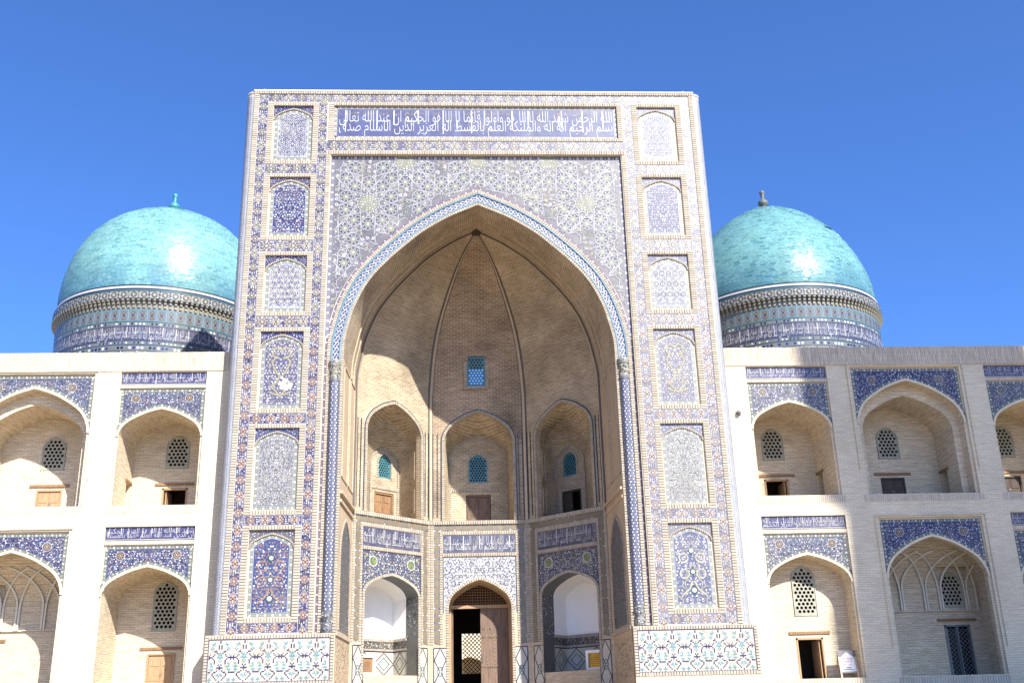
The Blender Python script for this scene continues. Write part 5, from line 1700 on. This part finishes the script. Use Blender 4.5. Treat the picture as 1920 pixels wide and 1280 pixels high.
# ================================================================== domes
def make_dome(s):
    lab = ('turquoise tiled dome with teal finial on a patterned drum, left of the portal' if s < 0 else
           'turquoise tiled dome with grey finial on a patterned drum, right of the portal')
    t = thing('tiled_dome', lab, 'dome', group='domes behind the wings')
    cx, cy = (-14.86 if s < 0 else 15.12), 13.2
    rd = 4.72
    if s < 0:
        prof = [(4.74, 17.42), (4.76, 17.75), (4.78, 18.3), (4.72, 19.0), (4.54, 19.9), (4.24, 20.75), (3.74, 21.6), (3.06, 22.33), (2.22, 22.88), (1.3, 23.3), (.62, 23.56), (.12, 23.76)]
    else:
        prof = [(4.70, 17.42), (4.72, 17.75), (4.72, 18.3), (4.62, 19.0), (4.36, 19.85), (3.98, 20.7), (3.46, 21.55), (2.8, 22.3), (2.1, 22.9), (1.3, 23.4), (.65, 23.72), (.12, 23.95)]
    # smooth, arc-length resampled profile
    pts = []
    for i in range(len(prof) - 1):
        P = [prof[max(0, i - 1)], prof[i], prof[i + 1], prof[min(len(prof) - 1, i + 2)]]
        for k in range(12):
            q = k / 12
            pts.append(tuple(.5 * (2 * P[1][c] + (P[2][c] - P[0][c]) * q + (2 * P[0][c] - 5 * P[1][c] + 4 * P[2][c] - P[3][c]) * q * q + (3 * P[1][c] - P[0][c] - 3 * P[2][c] + P[3][c]) * q ** 3) for c in (0, 1)))
    pts.append(prof[-1])
    rows = resample(pts, .092)
    # backing shell
    mb = MB(); lathe(mb, cx, cy, [(r - .03, z) for r, z in rows[::3]] + [(.02, prof[-1][1] - .03)], 64, S(60, 130, 140, .7))
    do = mb.build('dome', 'glaze', t)
    tl = MB(); rnd = random.Random(5 + s)
    c1, c2, c3, c4 = S(70, 206, 214, .86), S(136, 232, 226, .88), S(10, 156, 212, .86), S(30, 164, 184, .82)
    k0 = 4; rowt = [rnd.random() for _ in range(200)]
    drift = [rnd.random() for _ in range(40)]
    for i in range(k0, len(rows) - 1):
        r0, z0 = rows[i]; r1, z1 = rows[i + 1]
        n = max(8, int(6.2832 * r0 / .23)); ph = rnd.random()
        zf = (z0 - 17.7) / 6.4
        dn = math.hypot(r1 - r0, z1 - z0); nr, nz = (z1 - z0) / dn, -(r1 - r0) / dn
        for k in range(n):
            a0, a1 = 6.2832 * (k + ph) / n, 6.2832 * (k + ph + .97) / n
            if math.sin((a0 + a1) / 2) > .55: continue       # the far side of the dome cannot be seen from the square
            u = rnd.random()
            blue = max(0, (.28 - zf) / .28) * (.75 if drift[int(a0 * 5) % 40] > .35 else .25)
            c = mix(c1, c2, min(1, .25 + .35 * rowt[i % 200] + .45 * u)); 
            if rnd.random() < .16: c = mix(c, c4, rnd.random() * (.6 if s < 0 else 1.0))
            c = mix(c, c3, min(.9, blue * (.6 + .5 * rnd.random())))
            if s > 0: c = mix(c, c4, .28)
            tl_ = [rnd.uniform(-.0055, .0055) for _ in range(4)]
            q = []
            for (aa, rr, zz), e in zip(((a0, r0, z0), (a1, r0, z0), (a1, r0 + (r1 - r0) * .96, z0 + (z1 - z0) * .96), (a0, r0 + (r1 - r0) * .96, z0 + (z1 - z0) * .96)), tl_):
                q.append((cx + (rr + nr * e) * math.cos(aa), cy + (rr + nr * e) * math.sin(aa), zz + nz * e))
            if s > 0 and 21.3 < z0 < 21.5 and abs(a0 - (4.712 + .62)) < .09: c = DRK
            if s > 0 and 21.05 < z0 < 21.35 and abs(a0 - (4.712 + .78)) < .05: c = WHI
            tl.poly(q, jit(c, .05))
    tl.build('dome_tiles', 'glaze', do, 'stuff')
    # ring lines at the foot
    rg = MB()
    for z0, z1, r, c in ((17.70, 17.77, 4.80, DRK), (17.60, 17.70, 4.82, WHI), (17.54, 17.60, 4.82, NAVY), (17.46, 17.54, 4.81, TUR)):
        lathe(rg, cx, cy, [(r, z0), (r, z1)], 96, c, True)
    lathe(rg, cx, cy, [(4.81, 17.46), (4.91, 17.45), (4.91, 17.06), (4.73, 17.0)], 96, mix(GRY, WHI, .35), False)
    ro = rg.build('dome_rings', 'drumtile', t)
    def cyl(r): return lambda u, v, d=0: (cx + (r + d) * math.sin(u / r), cy - (r + d) * math.cos(u / r), v)
    lim = 5.0 * 1.75
    m = cyl(4.91); mo = MB(); st = .44
    for k in range(-int(lim / st), int(lim / st) + 1):
        u = k * st
        mo.ring(m, u, 17.255, .10, .135, .006, mix(DRK, GRY, .2), 8)
        cartouche(mo, m, u, 17.255, .10, .085, True, .008, OLV, mix(DRK, GRY, .3), WHI)
        for sg in (-1, 1):
            mo.leaf(m, u + st / 2 - .08, 17.255 + sg * .09, -sg * .6, .16, .045, .006, mix(DRK, OLV, .3)); mo.disc(m, u + st / 2, 17.255 + sg * .13, .03, .006, DRK, 5)
        mo.disc(m, u + st / 2, 17.255, .045, .006, jit(random.choice((OLV, DRK, COB)), .1), 6)
    for v in (17.08, 17.43): mo.line(m, [(u / 10 * lim, v) for u in range(-10, 11)] if False else [(-lim + 2 * lim * q / 60, v) for q in range(61)], .03, .008, DRK)
    mo.build('ring_mosaic', 'drumtile', ro, 'stuff')
    # drum
    dr = MB(); lathe(dr, cx, cy, [(rd, 10.5), (rd, 17.1)], 96, mix(GRY, CRM, .35)); dro = dr.build('drum', 'drumtile', t)
    # stalactite brackets under the ring: each one its own piece
    nbk = 136; me = None
    for k in range(nbk):
        a = 6.2832 * k / nbk
        if math.cos(a) < -.25: continue
        if me is None:
            b = MB()
            pr = [(.0, .40), (.20, .40), (.20, .33), (.13, .28), (.13, .20), (.06, .15), (.06, .04), (.0, 0)]
            for (y0, z0), (y1, z1) in zip(pr[:-1], pr[1:]):
                b.poly([(-.05, -y0, z0), (.05, -y0, z0), (.05, -y1, z1), (-.05, -y1, z1)], mix(GRY, CRM, .5))
            for sx in (-.05, .05): b.poly([(sx, -y, z) for y, z in pr], mix(GRY, CRM, .4))
            ob = b.build('bracket', 'drumtile', t); me = ob.data
        else:
            ob = bpy.data.objects.new('bracket', me); COL.objects.link(ob); ob.parent = t
        ob.location = (cx + rd * math.sin(a), cy - rd * math.cos(a), 16.66); ob.rotation_euler = (0, 0, a)
    m = cyl(rd); mo = MB()
    def stripe(z0, z1, c, d=.004):
        n = 60
        for q in range(n): mo.pg(m, [(-lim + 2 * lim * q / n, z0), (-lim + 2 * lim * (q + 1) / n, z0), (-lim + 2 * lim * (q + 1) / n, z1), (-lim + 2 * lim * q / n, z1)], d, c)
    stripe(16.05, 16.66, mix(SKYB, GRY, .45)); stripe(16.56, 16.60, TUR, .008); stripe(16.07, 16.11, TUR, .008)
    st = .40
    for k in range(-int(lim / st), int(lim / st) + 1):
        u = k * st
        mo.rect(m, u - .14, u + .14, 16.13, 16.55, .006, mix(GRY, LAV, .2)); mo.line(m, [(u + st / 2, 16.1), (u + st / 2, 16.58)], .03, .010, mix(TUR, WHI, .2))
        for v in (16.22, 16.46): rosette(mo, m, u, v, .09, .008, mix(DRK, GRY, .4), mix(OLV, GRY, .5), TER, 6)
        mo.disc(m, u, 16.34, .05, .009, COB, 6)
    for zc, w_ in ((15.95, .20), (15.08, .18), (14.85, .26)):
        stripe(zc - w_ / 2, zc + w_ / 2, mix(GRY, SKYB, .3)); st2 = .17
        for k in range(-int(lim / st2), int(lim / st2) + 1):
            mo.disc(m, k * st2, zc, w_ * .26, .008, jit(random.choice((WHI, GRN, COB, GRY, DRK, WHI)), .1), 6)
        for e in (-1, 1): stripe(zc + e * w_ * .5 - .012, zc + e * w_ * .5 + .012, mix(DRK, TEA, .4), .010)
    stripe(15.18, 15.84, mix(mix(COB, NAVY, .2), GRY, .3), .005)
    for k in range(-9, 9): inscription(mo, m, k * 1.0 + .02, k * 1.0 + .98, 15.20, 15.82, .009, W1[k % 6], W1[(k + 2) % 6], WHI, mix(OLV, TER, .3))
    # rectangular frames below
    for k in range(-5, 6):
        for p in ((k * 1.7 + .1, k * 1.7 + 1.5, 14.60, 14.64), (k * 1.7 + .1, k * 1.7 + .14, 13.6, 14.6), (k * 1.7 + 1.46, k * 1.7 + 1.5, 13.6, 14.6)):
            mo.rect(m, *p, .008, mix(TUR, WHI, .4))
    for q in range(2200):
        u, v = random.uniform(-lim, lim), random.uniform(13.6, 14.7); mo.disc(m, u, v, random.uniform(.02, .04), .006, random.choice((WHI, COB, TUR, DRK, CRM, GRY)), 5)
    mo.build('drum_mosaic', 'drumtile', dro, 'stuff')
    fn = MB(); lathe(fn, cx, cy, [(r * 1.2, prof[-1][1] - .06 + (z - 24.05) * 1.2) for r, z in ((.14, 24.05), (.11, 24.15), (.16, 24.20), (.22, 24.29), (.20, 24.40), (.09, 24.48), (.06, 24.60), (.085, 24.66), (.06, 24.70), (.115, 24.78), (.11, 24.86), (.04, 24.93), (.005, 24.96))], 20)
    fn.build('finial', 'finialteal' if s < 0 else 'finialgrey', t)
for s_ in (-1, 1): make_dome(s_)

# ================================================================== small things
def book_sign():
    t = thing('book_sign', 'white A-frame book stall sign with pink lettering in the arched recess', 'sign')
    cx, y0, z0 = 12.20, 1.15, .33
    tilt = .16
    m = lambda u, v, d=0: (cx + u, y0 + tilt * v - d, z0 + v)
    b = MB(); b.mbox(m, -.31, .31, .17, .90, -.02, 0); b.build('board', 'signframe', t)
    p = MB()
    p.pg(m, [(-.25, .22), (.25, .22), (.25, .66), (.02, .84), (-.02, .84), (-.25, .66)], .004, (.5, .5, .5)); po = p.build('poster', 'paper', t)
    for u in (-.285, .285):
        l = MB(); l.mbox(m, u - .025, u + .025, 0, .70, -.02, .012); l.build('leg', 'signleg', t)
    for u in (-.285, .285):
        l = MB(); l.poly([(cx + u - .02, y0 + .16, z0 + .88), (cx + u + .02, y0 + .16, z0 + .88), (cx + u + .02, y0 + .45, z0), (cx + u - .02, y0 + .45, z0)]); l.build('rear_leg', 'signleg', t)
    for wd_, hw_, v_ in (('KITOBLAR', .19, .60), ('КНИГИ', .14, .505), ('BOOKS', .14, .405)):
        tx = MB(); lettering(tx, m, wd_, -hw_, hw_, v_, v_ + .06, .008, (.5, .5, .5)); tx.build('lettering', 'signtext', po, 'stuff')
    ml = MB()
    for (u0, u1, v) in ((-.10, .10, .36), (-.08, .09, .335), (-.2, .2, .27), (-.17, .12, .295)): ml.rect(m, u0, u1, v - .008, v + .008, .008, (.5, .5, .5))
    ml.build('small_print', 'signtext2', po, 'stuff')
book_sign()

def plaque_box(g, u0, u1, v0, v1, lab, gold):
    m0 = FAC[g]
    t = thing('plaque_box', lab, 'box', group='white boxes in the niches')
    D = -.55
    m = lambda u, v, d=0: m0(u, v, d + D)
    b = MB()
    w_ = .10
    for p in ((u0, u0 + w_, v0, v1), (u1 - w_, u1, v0, v1), (u0 + w_, u1 - w_, v1 - w_, v1), (u0 + w_, u1 - w_, v0, v0 + w_)): b.mbox(m, *p, -.28, 0)
    b.build('frame', 'plaster', t)
    q = MB(); q.rect(m, u0 + w_, u1 - w_, v0 + w_, v1 - w_, -.06, (.5, .5, .5)); po = q.build('plaque', 'gold' if gold else 'wood', t)
    l = MB()
    for k in range(5): l.rect(m, u0 + w_ + .06, u1 - w_ - .08 - .03 * (k % 2), v0 + w_ + .06 + k * .07, v0 + w_ + .075 + k * .07, -.056, (.5, .5, .5))
    l.build('engraved_line', 'wood_dark', po)
plaque_box(2, 2.12, 2.92, .95, 1.66, 'white box with a shiny gold plaque in the right tiled niche', True)
plaque_box(0, .80, 1.66, .95, 1.68, 'white box with a brown panel in the left tiled niche', False)

def wall_lamp():
    t = thing('wall_fixture', 'small round fixture high on the sunlit wall right of the portal', 'fixture')
    cx, cz = 9.26, 9.48
    a = MB(); a.disc(lambda u, v, d=0: (cx + u, YW - .012 - d, cz + v), 0, 0, .10, .02, (.5, .5, .5), 16); a.ring(lambda u, v, d=0: (cx + u, YW - .01 - d, cz + v), 0, 0, .06, .11, .03, (.5, .5, .5), 16); a.build('back_plate', 'lampmetal', t)
    b = MB(); 
    rows = [[(cx + r * math.cos(6.2832 * k / 14), YW - y, cz + r * math.sin(6.2832 * k / 14)) for k in range(15)] for r, y in ((.05, .03), (.085, .10), (.07, .16), (.01, .19))]
    b.grid(rows); b.build('glass', 'paper', t)
wall_lamp()

# ================================================================== out of frame: the minaret whose shadow crosses the right wing, and the court
def minaret():
    t = thing('minaret', 'tall tapering brick minaret standing on the square, casting the broad shadow', 'minaret')
    D = 40.0
    cx, cy = 16.0 + D * math.sin(SUN_AZ), YW - D * math.cos(SUN_AZ)
    zt = 15.0 + D * math.tan(SUN_EL)
    def at(zw): return zw + D * math.tan(SUN_EL)          # height whose shadow falls at zw on the wing
    mb = MB(); zs_ = at(7.6)
    lathe(mb, cx, cy, [(4.5, -2.6), (4.4, 0), (2.95, zs_ - 1.2), (2.92, zs_)], 48); mb.build('shaft', 'wing', t)
    b = MB()
    k = 0; z = 3.0
    while z < zs_ - 2:
        r = 4.4 + (2.95 - 4.4) * z / (zs_ - 1.2)
        lathe(b, cx, cy, [(r - .02, z), (r + .05, z + .05), (r + .05, z + .4), (r - .04, z + .45)], 48); z += 2.6
    b.build('brick_ring', 'iwan_low', t)
    g = MB(); lathe(g, cx, cy, [(2.92, zs_), (3.3, zs_ + .6), (3.6, zs_ + 1.2), (3.75, zs_ + 1.4), (3.75, zs_ + 5.2), (3.9, zs_ + 5.8), (3.9, zs_ + 6.3), (1.2, zs_ + 7.6), (.02, zs_ + 9)], 48); g.build('lantern', 'wing', t)
    a = MB()
    for k in range(16):
        an = 6.2832 * k / 16
        m = lambda u, v, d=0: (cx + 3.78 * math.cos(an + u / 3.78), cy + 3.78 * math.sin(an + u / 3.78), v)
        fillpoly(a, m, opening(0, .45, zs_ + 1.8, zs_ + 3.8, .6), [], 0)
    a.build('arched_window', 'room', t)
minaret()

def court():
    t = thing('court_arcade', 'sunlit courtyard arcade seen through the passage lattice', 'wall')
    mb = MB(); y = 42
    X = lambda u, v, d=0: (u, y - d, v)
    fillpoly(mb, X, rectpts(-20, 20, -.2, 9), [opening(c * 4.5, 1.6, -.19, 2.6, 1.2)[::-1] for c in range(-4, 5)], 0)
    mb.build('wall', 'wing', t)
    n = MB()
    for c in range(-4, 5):
        op = opening(c * 4.5, 1.6, -.19, 2.6, 1.2); tunnel(n, X, op, 0, -1.5); fillpoly(n, X, op, [], -1.5)
    n.build('arched_recess', 'wing_in', t)
court()
